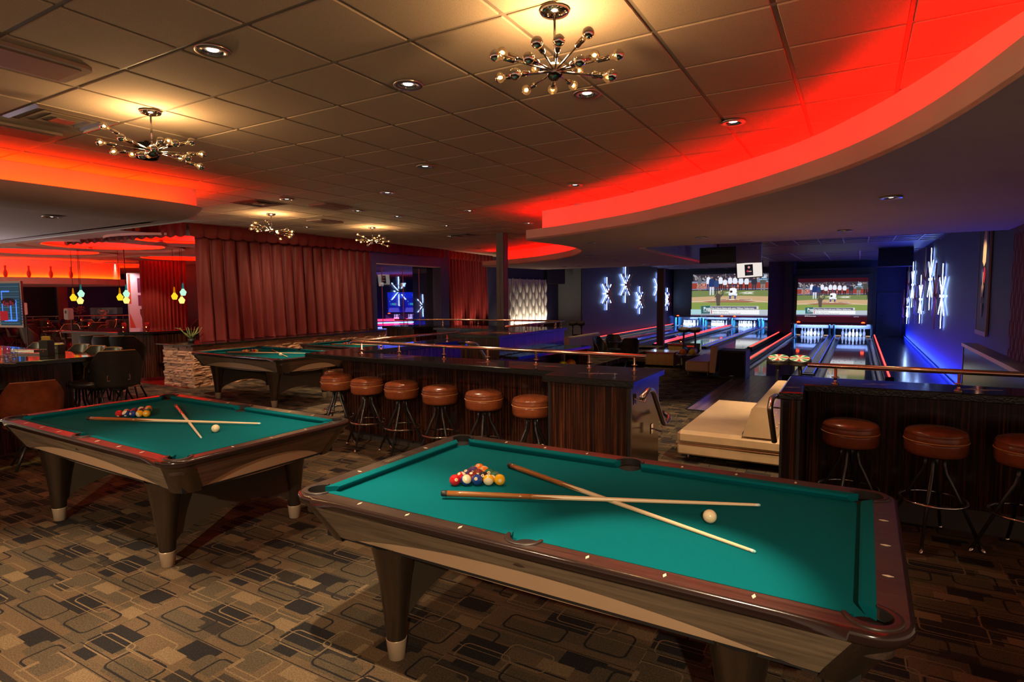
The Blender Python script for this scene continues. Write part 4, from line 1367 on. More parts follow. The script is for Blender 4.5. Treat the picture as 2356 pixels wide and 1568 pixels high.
# wallpapered return at the right edge, with interlocking ovals
wp = wallbox('wall_papered', plain('paper', (.12, .02, .07), .6), (1.95, 2.6, 5.45, 11.35, -.45, 2.65))
mb = MB()
for i in range(-1, 24):
    for j in range(14):
        v = 5.6 + i*.25 + (j % 2)*.125; z = -.3 + j*.21
        if 5.5 < v < 11.3: mb.tube([(1.948, v+.095*cos(a_), z+.14*sin(a_)) for a_ in [2*pi*k/12 for k in range(12)]], .004, 4, closed=True)
mb.build('oval_pattern', plain('paper_line', (.20, .04, .10), .5), parent=wp, kind='stuff')
wallbox('wall_back_lanes', M['paint_navy'], (.75, 2.2, 34.5, 34.8, -.45, 3.6), (-4.0, -2.75, 33.0, 42, -.45, 3.6), (-11, -4, 41.5, 42, -.45, 3.6), (-2.75, .75, 34.4, 34.8, -.45, 3.6))
wallbox('ceiling_lanes', M['black'], (-11.5, 3, 11.75, 43, 3.32, 3.4))
# grid lines of the dark ceiling over the lanes, purple light tinted into their paint
mb = MB()
for i in range(-12, 4): mb.box(i*1.22-.02, i*1.22+.02, 11.8, 42, 3.29, 3.32)
for j in range(10, 35): mb.box(-11, 2, j*1.22-.02, j*1.22+.02, 3.29, 3.32)
rot_room(mb.build('ceiling_grid', plain('grid_paint', (.35, .3, .4), .4))).__setitem__('kind', 'structure')
wallbox('trim_5', M['paint_white'], (-4.1, -2.6, 19.6, 19.75, 2.65, 3.3), (-3.95, -3.8, 12, 19.7, 2.65, 3.3))
# door in the far blue wall
wallbox('door_1', M['paint_navy'], (.86, 1.80, 34.44, 34.5, -.45, 1.62))
mb = MB(); mb.tube([(.98, 34.43, .55), (.98, 34.38, .55), (1.10, 34.38, .55)], .012, 8); rot_room(mb.build('door_handle', M['chrome'], bpy.data.objects['door_1'])).rotation_euler = (0, 0, 0)
wallbox('trim_6', M['paint_blue'], (.80, .86, 34.43, 34.5, -.45, 1.68), (1.80, 1.86, 34.43, 34.5, -.45, 1.68), (.80, 1.86, 34.43, 34.5, 1.62, 1.68))
# steel posts
for (u, v, w_, zt, zb, lb) in ((-7.28, 12.08, .10, 3.18, 0, 'square grey steel post rising behind the far counter'), (-6.3, 21.8, .12, 2.65, LZ, 'dark red steel post standing by the lanes')):
    t = thing('column', W(u, v, zb), TH, lb, 'column')
    mb = MB(); mb.box(-w_, w_, -w_, -w_+.02, 0, zt-zb); mb.box(-w_, w_, w_-.02, w_, 0, zt-zb); mb.box(-.01, .01, -w_, w_, 0, zt-zb); mb.box(w_-.012, w_, -w_, w_, 0, zt-zb)
    mb.build('shaft', M['paint_grey'] if zb == 0 else plain('red_paint', (.10, .03, .03), .5), t)
    mb = MB(); mb.box(-w_-.06, w_+.06, -w_-.06, w_+.06, 0, .02); mb.build('base_plate', M['black'], t)

# ---- lit sculptural panel: rows of curved scallops, each a piece
pn = thing('wall_panel', W(-11.98, 21.95, .50), TH, 'pale lit wall panel of tall curved scallops on the blue wall', 'wall panel')
mb = MB(); mb.box(-.03, 0, -1.70, 1.72, 0, 1.86); mb.build('backing', M['white'], pn)
sc = MB(); rows = []
for j in range(7):
    t = j/6; hw = .10*sin(pi*(.12+.76*t))/1.0; 
    rows.append([(.02 + .075*sin(pi*t*.9+.2)*(1-abs(-1+2*i/6)**2)+.01, hw*(-1+2*i/6), .62*t-.31) for i in range(7)])
sc.grid(rows, smooth=True)
first_o = None
for i in range(12):
    for j in range(4):
        v = -1.58 + i*.286; z = .14 + j*.60 + (i % 2)*.30
        if z > 1.80: continue
        if z > 1.58: z = 1.58
        if first_o is None: first_o = sc.build('scallop', M['white'], pn, loc=(0, v, z)); continue
        link('scallop', first_o.data, pn, (0, v, z))
for k in range(3):
    l = light('AREA', 'panel_uplight', W(-11.75, 20.9+k*1.05, .47), 13, (1, .80, .56), shape='RECTANGLE', size=1.0, size_y=.05)
    aim(l, W(-12.05, 20.9+k*1.05, 1.8))
# ================================================================== LANES
PINPROF = [(.0258, 0), (.028, .004), (.0505, .045), (.0595, .095), (.0605, .115), (.0565, .155), (.042, .205), (.0262, .245), (.0233, .258), (.0238, .275), (.031, .320), (.0325, .340), (.030, .360), (.0185, .376), (.0001, .381)]
def lane_group(u0s, foul, pins_v, left_strip, right_strip, tag_):
    """u0s: centre line of each pair of lanes"""
    for pi_, uc_ in enumerate(u0s):
        for si, s_ in enumerate((-1, 1)):
            lc = uc_ + s_*.91
            t = thing('bowling_lane', W(lc, foul, LZ), TH, 'x', 'bowling lane', 'bowling lanes')
            names = ['leftmost', 'second from the left', 'third from the left', 'fourth from the left'] if len(u0s) > 1 else ['left', 'right']
            t['label'] = ('glossy bowling lane, %s of the left group of four' if len(u0s) > 1 else 'glossy bowling lane, the %s one of the pair on the right') % names[pi_*2+si]
            D = pins_v + 1.0 - foul
            mb = MB(); mb.box(-.527, .527, 0, D, .0, .012); mb.build('lane_bed', M['lane'], t)
            for g in (-1, 1):
                mb = MB(); n = 8
                rows = [[(g*.527 + (.1175*g) + .1175*cos(pi+pi*k/n), y, -.09*sin(pi*k/n)+.008) for k in range(n+1)] for y in (0, D)]
                mb.grid(rows, smooth=True); mb.build('gutter', M['gutter'], t)
            mb = MB(); mb.box(-.527, .527, -.02, .02, .0125, .0135); mb.build('foul_line', M['black'], t)
            mb = MB()
            for k in range(7):
                x = (k-3)*.15; y = 4.9 - abs(k-3)*.25 + 0.3
                mb.add([(x-.02, y-.15, .0135), (x+.02, y-.15, .0135), (x, y, .0135)], [(0, 1, 2)])
            mb.build('arrow_marks', M['black'], t)
            # ten pins
            for r_ in range(4):
                for k in range(r_+1):
                    x = (k - r_/2)*.3048; y = pins_v + r_*.264
                    p = pin_copy(W(lc+x, y, LZ+.0125))
                    side = (('head pin',), ('second-row pin, left', 'second-row pin, right'), ('third-row pin, left', 'third-row pin, middle', 'third-row pin, right'),
                            ('back-row pin, outer left', 'back-row pin, inner left', 'back-row pin, inner right', 'back-row pin, outer right'))[r_][k]
                    tag(p, 'white %s, %s lane of the %s' % (side, names[pi_*2+si], 'left four' if len(u0s) > 1 else 'right pair'), 'bowling pin', 'bowling pins at the ends of the lanes')
        # capping between the two lanes
        t = thing('lane_divider', W(uc_, foul+.3, LZ), TH, 'dark capping between the two lanes of the %s pair' % (('right-hand' if len(u0s) == 1 else ('far left', 'middle')[pi_])), 'lane divider')
        mb = MB(); mb.prism([(-.13, 0), (.13, 0), (.13, pins_v-foul-.3), (-.13, pins_v-foul-.3)], 0, .09); mb.build('capping', M['capping'], t)
        mb = MB(); mb.box(-.10, .10, .3, pins_v-foul-.4, .091, .096); mb.build('track', M['gutter'], t)
        for x in (-.125, .125):
            mb = MB(); mb.box(x-.006, x+.006, .3, pins_v-foul-.6, .090, .094); mb.build('edge_glow', M['led_soft_blue'], t)
_pin = None
_pinmesh = {}
def pin_copy(p, red=False):
    global _pin
    if _pin is None:
        mb = MB(); mb.lathe(PINPROF, 14); _pin = mb.build('bowling_pin', M['pin'])
        o = _pin
        mb = MB(); mb.lathe([(.0245, .262), (.0262, .268), (.0245, .274)], 14, cap=False)
        k = mb.build('neck_band', M['led_red'].copy() if False else plain('band', (.5, .01, .01), .3), o)
    else:
        o = _pin.copy(); COL.objects.link(o)
        k = _pin.children[0].copy(); COL.objects.link(k); k.parent = o
    if red:
        if 'red' not in _pinmesh: _pinmesh['red'] = o.data.copy(); _pinmesh['red'].materials[0] = M['pin_red_lit']
        o.data = _pinmesh['red']
    o.location = p
    return o
lane_group([-1.07], 16.6, 33.0, True, True, 'r')
lane_group([-8.72, -5.2], 23.6, 39.6, True, True, 'l')
def led_line(u, v0, v1, z, label, mat='lane_red', w_=.018):
    t = thing('light_strip', W(u, v0, z), TH, label, 'light strip', 'glowing strips along the lanes')
    mb = MB(); mb.box(-.09, .09, 0, v1-v0, -.16, -.03); mb.build('capping', M['capping'], t)
    mb = MB(); mb.box(-w_, w_, .05, v1-v0-.05, -.03, -.012); mb.build('glow_tube', M[mat], t)
led_line(.70, 16.6, 32.6, LZ+.19, 'red glowing strip along the right edge of the right-hand lanes')
led_line(-2.84, 16.6, 32.6, LZ+.19, 'red glowing strip along the left edge of the right-hand lanes')
led_line(-3.45, 23.6, 39.4, LZ+.19, 'red glowing strip along the right edge of the left lane group')
led_line(-6.86, 23.6, 39.4, LZ+.19, 'red glowing strip, the right one of the double divider in the left lane group')
led_line(-7.07, 23.6, 39.4, LZ+.19, 'pink glowing strip, the left one of the double divider in the left lane group', 'led_pink')
led_line(-10.55, 23.6, 39.4, LZ+.19, 'red glowing strip at the foot of the blue wall with the stars')
# approaches, side floor
wallbox('floor_approach', M['approach'], (-2.72, .75, 11.2, 16.6, LZ-.01, LZ+.012))
wallbox('floor_approach_left', M['approach'], (-10.6, -3.4, 19.9, 23.6, LZ-.01, LZ+.012))
wallbox('floor_side', M['dark_gloss_floor'], (.8, 1.95, 11.2, 34.5, LZ-.01, LZ+.012))
wallbox('floor_under_lanes', M['black'], (-3, .85, 16.6, 35, LZ-.14, LZ-.095), (-11, -3.3, 23.6, 42, LZ-.14, LZ-.095), (-3.35, -2.93, 16, 35, LZ-.14, LZ+.01))
wallbox('trim_7', M['black'], (-2.76, -2.72, 11.2, 16.6, LZ-.01, LZ+.02), (-2.72, .75, 11.16, 11.2, LZ-.01, LZ+.014))
wallbox('trim_8', M['paint_blue'], (1.90, 1.95, 11.4, 34.5, LZ, LZ+.12))

# pinsetter fronts
def pinsetter(uc_, v, label):
    t = thing('pinsetter', W(uc_, v, LZ), TH, label, 'pinsetter', 'pinsetter fronts')
    teal = M.setdefault('teal', plain('teal', (.03, .22, .30), .35))
    for x in (-1.66, -.10, .10, 1.66):
        mb = MB(); s_ = 1
        mb.prism([(0, -.9), (.5, -.9), (.62, -.35), (1.2, -.28), (1.2, .6), (0, .6)] if 0 else [(0, 0), (.2, 0), (.45, .06), (.62, .25), (.66, .62), (0, .62)], -.03, .03,
                 TRS((x, .55 - 1.0*0, 0), (pi/2, 0, pi/2)))
        mb.build('kickback', teal, t)
        mb = MB(); mb.box(x-.035, x+.035, -.55, -.1, 0, .60); mb.build('kickback', teal, t)
    mb = MB(); mb.box(-1.75, 1.75, 1.35, 1.4, 0, .66); mb.build('pit_curtain', M['black'], t)
    mb = MB(); mb.box(-1.75, 1.75, -.5, 1.4, .64, .70); mb.build('hood', M['black'], t)
    for x in (-1.45, 1.30):
        mb = MB(); mb.lathe([(.075, 0), (.075, .03), (.05, .055), (.0001, .065)], 14, Matrix.Translation((x, -.52, .70))); mb.build('beacon', M['beacon'], t)
pinsetter(-1.07, 33.0, 'pinsetter front of the right-hand pair of lanes under its screen')
pinsetter(-5.2, 39.6, 'pinsetter front of the middle pair of lanes under the wide screen')
pinsetter(-8.72, 39.6, 'pinsetter front of the far left pair of lanes beside the blue wall')
wallbox('wall_mask', M['black'], (-2.9, .72, 33.2, 33.3, .24, 2.9), (-10.7, -3.6, 39.9, 40.0, .22, 3.32), (-3.2, -2.86, 32.5, 33.3, LZ, 3.2), (-4.0, -3.5, 39.0, 40.0, LZ, 3.3))

# ================================================================== SCREENS
def srgb(c):
    return tuple((x/255/12.92 if x/255 <= .04045 else ((x/255+.055)/1.055)**2.4) for x in c)
def pic_mat(strength, name):
    m, nt, b = nmat(name); a = N(nt, 'ShaderNodeAttribute'); a.attribute_name = 'Col'
    setp(b, (0, 0, 0), .3, es=strength, spec=.1); nt.links.new(a.outputs['Color'], b.inputs['Emission Color'])
    return m
class Pic:
    def __init__(s): s.v = []; s.f = []; s.c = []; s.z = 0
    def poly(s, pts, col):
        b = len(s.v); s.z += .00025
        s.v += [(p[0], p[1], s.z) for p in pts]; s.f.append(list(range(b, b+len(pts)))); s.c.append(srgb(col))
    def rect(s, x0, y0, x1, y1, col): s.poly([(x0, y1), (x1, y1), (x1, y0), (x0, y0)], col)
    def oval(s, x, y, rx, ry, col, n=10): s.poly([(x+rx*cos(2*pi*k/n), y-ry*sin(2*pi*k/n)) for k in range(n)], col)
    def text(s, body, x, y, size, col, sx=1.0, ax='LEFT', bold=.0, rot=0):
        vs, fs = text_mesh(body, size, align_x=ax, bold=bold); b = len(s.v); s.z += .00025
        s.v += [(x + (v.x*cos(rot)-v.y*sin(rot))*sx, y - (v.x*sin(rot)+v.y*cos(rot)), s.z) for v in vs]
        for f in fs: s.f.append([i+b for i in f]); s.c.append(srgb(col))
    def build(s, name, mat, parent, x0, y0, x1, y1, w, h, X):
        """map picture pixels onto a w x h rectangle in the local xz plane"""
        me = bpy.data.meshes.new(name)
        me.from_pydata([tuple(X @ Vector(((p[0]-x0)/(x1-x0)*w, -p[2]*8-.001, (y1-p[1])/(y1-y0)*h))) for p in s.v], [], s.f)
        at = me.attributes.new('Col', 'FLOAT_COLOR', 'FACE')
        at.data.foreach_set('color', [q for c in s.c for q in (*c, 1)])
        me.materials.append(mat)
        return link(name, me, parent)
def ballgame():
    p = Pic(); r = random.Random(4)
    p.rect(145, 110, 2150, 1195, (60, 50, 60))
    for k in range(150):
        x = r.uniform(150, 2120); y = r.uniform(110, 270); g = r.choice([(90, 80, 85), (50, 50, 70), (150, 145, 150), (40, 35, 40), (110, 100, 95), (70, 85, 130), (185, 180, 185)])
        p.rect(x, y, min(2148, x+r.uniform(14, 45)), y+r.uniform(20, 60), g)
    p.rect(145, 290, 2150, 335, (125, 140, 165)); p.rect(145, 333, 2150, 482, (150, 62, 50)); p.rect(145, 480, 2150, 504, (120, 135, 165)); p.rect(145, 503, 2150, 528, (70, 50, 45))
    p.text('SPORTS', 270, 385, 118, (225, 195, 190), .78); p.text('AUTHORITY', 262, 455, 66, (225, 195, 190), .85)
    p.text('SPORTS GOOD', 960, 418, 62, (225, 195, 190), .9)
    p.rect(145, 526, 2150, 690, (112, 126, 76))
    for k in range(4): p.rect(145, 545+k*34, 2150, 556+k*34, (122, 136, 84))
    p.poly([(960, 590), (1060, 560), (1120, 560), (1110, 590)], (205, 205, 190))
    p.poly([(1310, 596), (1500, 556), (1700, 560), (1620, 590), (1690, 618), (1400, 620), (1480, 596)], (205, 205, 190)); p.poly([(1470, 590), (1560, 572), (1540, 592)], (112, 126, 76))
    p.poly([(145, 830), (145, 690), (700, 668), (1400, 662), (2150, 680), (2150, 830)], (198, 164, 124))
    p.poly([(420, 800), (800, 762), (1500, 762), (1780, 790), (1500, 832), (700, 836)], (160, 112, 88))
    p.poly([(145, 806), (1000, 752), (1000, 760), (145, 816)], (225, 215, 205)); p.poly([(1440, 758), (2150, 822), (2150, 832), (1440, 766)], (225, 215, 205))
    for a in ((700, 735, 1040, 765), (1320, 735, 1640, 765)):
        p.poly([(a[0]-30, a[3]), (a[0]+10, a[1]), (a[2]+10, a[1]), (a[2]-20, a[3])], (225, 215, 205)); p.poly([(a[0]-10, a[3]-5), (a[0]+20, a[1]+5), (a[2]-5, a[1]+5), (a[2]-32, a[3]-5)], (160, 112, 88))
    p.poly([(1085, 748), (1215, 740), (1225, 758), (1100, 764)], (235, 232, 225))
    p.rect(145, 826, 2150, 1000, (124, 144, 72))
    for k in range(4): p.rect(145, 850+k*40, 2150, 866+k*40, (140, 158, 84))
    def person(x, y0, y1, shirt, pants, w=62, skin=(150, 110, 90)):
        h = y1-y0
        for s_ in (-1, 1): p.poly([(x+s_*w*.02, y0+h*.52), (x+s_*w*.48, y0+h*.52), (x+s_*w*.42, y1), (x+s_*w*.16, y1)], pants)
        p.poly([(x-w*.55, y0+h*.20), (x-w*.2, y0+h*.15), (x+w*.2, y0+h*.15), (x+w*.55, y0+h*.20), (x+w*.66, y0+h*.45), (x+w*.45, y0+h*.58), (x-w*.45, y0+h*.58), (x-w*.66, y0+h*.45)], shirt)
        p.oval(x, y0+h*.08, w*.24, h*.075, skin); p.poly([(x-w*.26, y0+h*.06), (x-w*.15, y0), (x+w*.15, y0), (x+w*.26, y0+h*.06)], (40, 45, 80))
    wh = (225, 228, 240); dk = (40, 38, 48); bl = (40, 55, 105)
    person(345, 130, 520, (105, 105, 112), (150, 120, 105), 80); person(570, 120, 530, wh, bl, 80); person(875, 135, 520, wh, dk, 84); person(985, 215, 515, wh, dk, 84)
    person(1110, 150, 515, wh, dk, 84); person(1232, 160, 510, wh, dk, 90); person(1372, 170, 520, wh, dk, 88); person(1510, 190, 520, wh, dk, 84); person(1690, 200, 520, (50, 50, 62), (60, 60, 75), 110)
    person(1895, 175, 530, (85, 88, 82), (130, 130, 128), 110); person(2080, 120, 520, (75, 72, 66), (45, 42, 45), 110); person(2140, 380, 650, dk, dk, 30)
    person(665, 150, 640, bl, (205, 210, 228), 118); person(785, 205, 620, (50, 70, 115), (62, 62, 76), 92)
    # catcher
    p.poly([(1085, 600), (1120, 570), (1180, 600), (1240, 575), (1300, 610), (1290, 660), (1235, 650), (1190, 640), (1140, 655), (1085, 645)], wh)
    p.poly([(1110, 480), (1160, 462), (1235, 462), (1280, 490), (1285, 570), (1240, 610), (1150, 610), (1110, 570)], (240, 242, 250))
    for x in (1128, 1250): p.poly([(x-26, 655), (x+22, 655), (x+14, 735), (x-24, 735)], (70, 80, 140))
    p.oval(1200, 432, 30, 34, (120, 85, 70)); p.poly([(1165, 420), (1180, 392), (1222, 392), (1235, 420)], (40, 60, 130)); p.oval(1150, 555, 34, 30, (60, 42, 40))
    # thrower seen from behind
    g = (88, 78, 72)
    p.poly([(775, 620), (840, 598), (900, 640), (885, 760), (880, 905), (800, 905), (782, 780), (775, 700)], g); p.poly([(885, 640), (940, 600), (925, 540), (955, 540), (965, 620), (905, 690)], g)
    p.poly([(775, 640), (740, 690), (760, 700), (800, 670)], g); p.oval(850, 566, 32, 38, (170, 150, 125)); p.oval(908, 528, 16, 14, (225, 210, 200))
    # graphics
    p.rect(145, 1000, 2150, 1122, (196, 208, 216)); p.rect(145, 1000, 405, 1122, (165, 205, 210)); p.rect(1830, 1010, 2150, 1122, (180, 190, 200))
    p.poly([(412, 1100), (405, 915), (640, 905), (640, 1090)], (46, 98, 104)); p.poly([(412, 1100), (640, 1085), (640, 1135), (400, 1125)], (120, 135, 145))
    p.text('Pop', 470, 985, 118, (240, 245, 245), .95, bold=.02, rot=.03); p.text('CULTURE', 468, 1052, 50, (235, 240, 240), .92, bold=.01, rot=.05)
    p.rect(640, 914, 1812, 992, (205, 205, 208)); p.rect(652, 924, 1765, 984, (92, 92, 112)); p.text('Pop Culture Game with actor Wilmer Valderrama', 668, 966, 55, (245, 245, 248), .92, bold=.01)
    p.rect(640, 1010, 1830, 1115, (238, 238, 240)); p.rect(664, 1014, 686, 1112, (175, 70, 95))
    p.text('Better Opening Act:', 705, 1052, 50, (105, 105, 118), .95); p.text('Lakers vs Spurs or Harrison Ford?', 705, 1100, 50, (105, 105, 118), .98)
    p.rect(145, 1120, 2150, 1148, (150, 155, 172)); p.rect(145, 1146, 2150, 1195, (62, 42, 70)); p.rect(760, 1150, 1700, 1195, (96, 36, 70))
    p.text('ESPN2 BottomLine', 398, 1186, 46, (235, 235, 240), .92, bold=.01); p.text('ESPN2', 1790, 1192, 46, (180, 175, 190), 1.1)
    p.oval(1915, 200, 62, 40, (150, 175, 200), 16); p.text('FOX', 1872, 216, 52, (235, 240, 245), .9, bold=.02); p.rect(1792, 243, 2030, 277, (60, 110, 150)); p.text('PRIME TICKET', 1800, 272, 34, (235, 240, 245), .95)
    return p
game = ballgame()
scr = pic_mat(1.0, 'screen_picture')
def screen(u0, u1, v, z0, z1, label, band=0):
    t = thing('projection_screen', W((u0+u1)/2, v, z0), TH, label, 'screen')
    w = u1-u0; h = z1-z0; fr = .16
    mb = MB(); mb.box(-w/2-fr, w/2+fr, .0, .10, -fr, h+fr)
    mb.build('frame', M['black'], t)
    mb = MB(); mb.quad((-w/2, -.001, 0), (w/2, -.001, 0), (w/2, -.001, h), (-w/2, -.001, h))
    mb.build('screen_cloth', emit('screen_dark', (.12, .015, .03), .35) if band else M['black'], t)
    b0 = h*.19*band; b1 = h*.08*band
    game.build('screen_image', scr, t, 145, 110, 2150, 1195, w, h-b0-b1, Matrix.Translation((-w/2, -.003, b0)))
screen(-9.38, -4.45, 39.78, .19, 2.93, 'wide bright projection screen with a baseball game over the left lanes')
screen(-2.62, .38, 32.9, .12, 2.40, 'smaller projection screen with a baseball game and dark red bands over the right-hand lanes', 1)

# small monitor hanging from a pole, and black televisions seen from behind
def hang_tv(p, w, h, tilt, yaw, label, pic=False, pole=0):
    t = thing('television', p, yaw, label, 'television')
    X = Matrix.Rotation(tilt, 4, 'X') @ Matrix.Rotation(-.06 if pic else 0, 4, 'Y')
    mb = MB(); mb.box(-w/2, w/2, 0, .07, -h/2, h/2, M=X, ch=.01); mb.build('casing', M['black'], t)
    mb = MB(); mb.tube([(0, .05, h/2), (0, .05, h/2+.25), (0, .05, pole or .5)], .02, 8); mb.build('hanger', M['black_metal'], t)
    if pic:
        q = Pic(); q.rect(0, 0, 100, 70, (222, 212, 204)); q.rect(31, 8, 64, 62, (18, 18, 22)); q.oval(48, 22, 5, 6, (190, 130, 120)); q.poly([(38, 60), (40, 32), (58, 32), (60, 60)], (35, 30, 36)); q.oval(42, 40, 4, 5, (200, 40, 60)); q.rect(46, 40, 58, 44, (200, 160, 150))
        q.build('screen_image', emit_pic, t, 0, 0, 100, 70, w-.07, h-.06, X @ Matrix.Translation((-w/2+.035, -.004, -h/2+.03)))
    return t
emit_pic = pic_mat(1.1, 'monitor_picture')
hang_tv((8.28, 20.8, 2.52), .88, .56, .16, -.42, 'small tilted monitor with a pale picture hanging in front of the wide screen', True, 1.0)
hang_tv((5.3, 15.4, 2.70), .90, .40, .05, -.50, 'black television hanging left of the small lit monitor', pole=.55)
hang_tv((1.33, 13.7, 2.62), .56, .26, .0, -.2, 'black television high on the dark wall beside the lit scallop panel', pole=.3) if False else None
hang_tv(W(-11.6, 23.9, 2.66), .9, .95, .0, TH+1.0, 'black television high on the dark wall beyond the scallop panel', pole=.6)
hang_tv((13.6, 21.2, 3.0), 1.05, .8, -.30, -.62, 'tilted black television hanging before the blue wall with the upright stars', pole=.6)

# ================================================================== LIT STARS ON THE WALLS
def star_lamp(p, rz, h, label, cols, grp):
    """eight flat arms round a diamond, standing off the wall with light behind"""
    t = thing('star_lamp', p, rz, label, 'wall lamp', grp)
    a_ = h/2
    specs = [(0, a_, .07), (pi, a_, .07)] + [(s_*x, a_*.92, .07) for s_ in (1, -1) for x in (R(52), R(128))] + [(R(90), a_*.50, .10), (R(-90), a_*.50, .10)]
    for ang, L_, w_ in specs:
        mb = MB(); mb.prism([(-.03, .06), (.03, .06), (w_*.75, L_), (-w_*.75, L_)], -.012, .012, TRS((0, -.20, 0), (pi/2, 0, 0)) @ Matrix.Rotation(ang, 4, 'Z'))
        mb.build('star_arm', cols, t)
        mb = MB(); mb.prism([(-.016, .08), (.016, .08), (w_*.34, L_*.97), (-w_*.34, L_*.97)], -.005, .005, TRS((0, -.06, 0), (pi/2, 0, 0)) @ Matrix.Rotation(ang, 4, 'Z'))
        mb.build('light_plate', M['neon_white'], t)
    mb = MB(); mb.prism([(-.17, 0), (0, -.24), (.17, 0), (0, .24)], -.02, .03, TRS((0, -.21, 0), (pi/2, 0, 0))); mb.build('star_centre', M['star_red'], t)
M['star_red'] = plain('star_red', (.22, .02, .03), .4); M['star_bronze'] = plain('star_bronze', (.22, .13, .10), .35); M['star_lilac'] = plain('star_lilac', (.22, .14, .26), .35)
G1 = 'lit stars on the left blue wall'; G2 = 'lit stars on the right blue wall'
for (v, z, h, m_, lb) in ((27.8, 1.74, 1.65, 'star_red', 'red-armed lit star, the lowest-hung but one, nearest the grey pillar'), (30.5, 2.2, 1.95, 'star_bronze', 'bronze-armed lit star, the highest on the left blue wall'),
                      (32.9, 1.36, 1.6, 'star_lilac', 'lilac-armed lit star, the lowest on the left blue wall'), (36.4, 2.12, 1.8, 'star_bronze', 'bronze-armed lit star partly behind the red post'),
                      (38.6, 1.35, 1.5, 'star_red', 'red-armed star just right of the red post')):
    star_lamp(W(-10.8, v, z), TH+pi/2, h, lb, M[m_], G1)
for (v, z, h, m_, lb) in ((31.6, 1.05, 1.55, 'star_red', 'red-armed lit star farthest along the right blue wall'), (29.2, 2.0, 1.9, 'star_bronze', 'bronze-armed lit star second farthest on the right blue wall'),
                      (25.4, 1.45, 1.75, 'star_lilac', 'lilac-armed lit star, the lowest on the right blue wall'), (22.3, 2.1, 1.95, 'star_bronze', 'bronze-armed lit star, the highest on the right blue wall'),
                      (19.2, 1.60, 1.75, 'star_red', 'red-armed lit star nearest the banner on the right blue wall')):
    star_lamp(W(1.95, v, z), TH-pi/2, h, lb, M[m_], G2)
# tall banner with a painted portrait, plain stand-in patches
bn = thing('banner', W(1.94, 13.45, 1.02), TH-pi/2, 'tall narrow dark banner with a pale portrait on the right blue wall', 'banner')
q = Pic(); q.rect(0, 0, 100, 240, (16, 12, 28)); q.poly([(50, 4), (38, 30), (36, 80), (52, 92), (68, 82), (70, 30), (60, 4)], (250, 205, 150)); q.poly([(36, 84), (52, 94), (70, 84), (69, 90), (52, 99), (36, 91)], (20, 12, 20))
q.oval(42, 112, 11, 16, (50, 60, 110), 14); q.oval(64, 112, 11, 19, (185, 15, 35), 14); q.poly([(50, 104), (55, 104), (56, 150), (48, 150)], (240, 200, 150)); q.poly([(42, 138), (48, 160), (60, 165), (66, 138), (58, 130)], (225, 175, 135))
q.poly([(38, 140), (47, 165), (42, 176), (36, 160)], (190, 140, 120)); q.poly([(44, 178), (56, 176), (58, 205), (50, 214)], (210, 150, 120)); q.poly([(60, 165), (66, 140), (62, 190), (54, 218), (56, 190)], (150, 15, 40)); q.poly([(78, 0), (90, 0), (88, 60), (80, 40)], (150, 20, 30))
b_ = pic_mat(.65, 'banner_print'); M['banner'] = b_
m_, nt_, bs_ = nmat('banner_paint'); at_ = N(nt_, 'ShaderNodeAttribute'); at_.attribute_name = 'Col'; nt_.links.new(at_.outputs['Color'], bs_.inputs['Base Color']); setp(bs_, rough=.5)
q.build('print', m_, bn, 0, 0, 100, 240, 1.0, 1.85, Matrix.Translation((-.5, -.02, 0)))
mb = MB(); mb.box(-.53, -.50, -.03, 0, -.02, 1.88); mb.box(.50, .53, -.03, 0, -.02, 1.88); mb.box(-.53, .53, -.035, 0, -.08, 0); mb.build('frame', plain('banner_frame', (.35, .16, .2), .4), bn)
l = light('SPOT', 'banner_lamp', W(.9, 13.2, 2.55), 60, (1, .82, .6), spot_size=R(46), spot_blend=.6, shadow_soft_size=.05); aim(l, W(1.95, 13.4, 2.2))

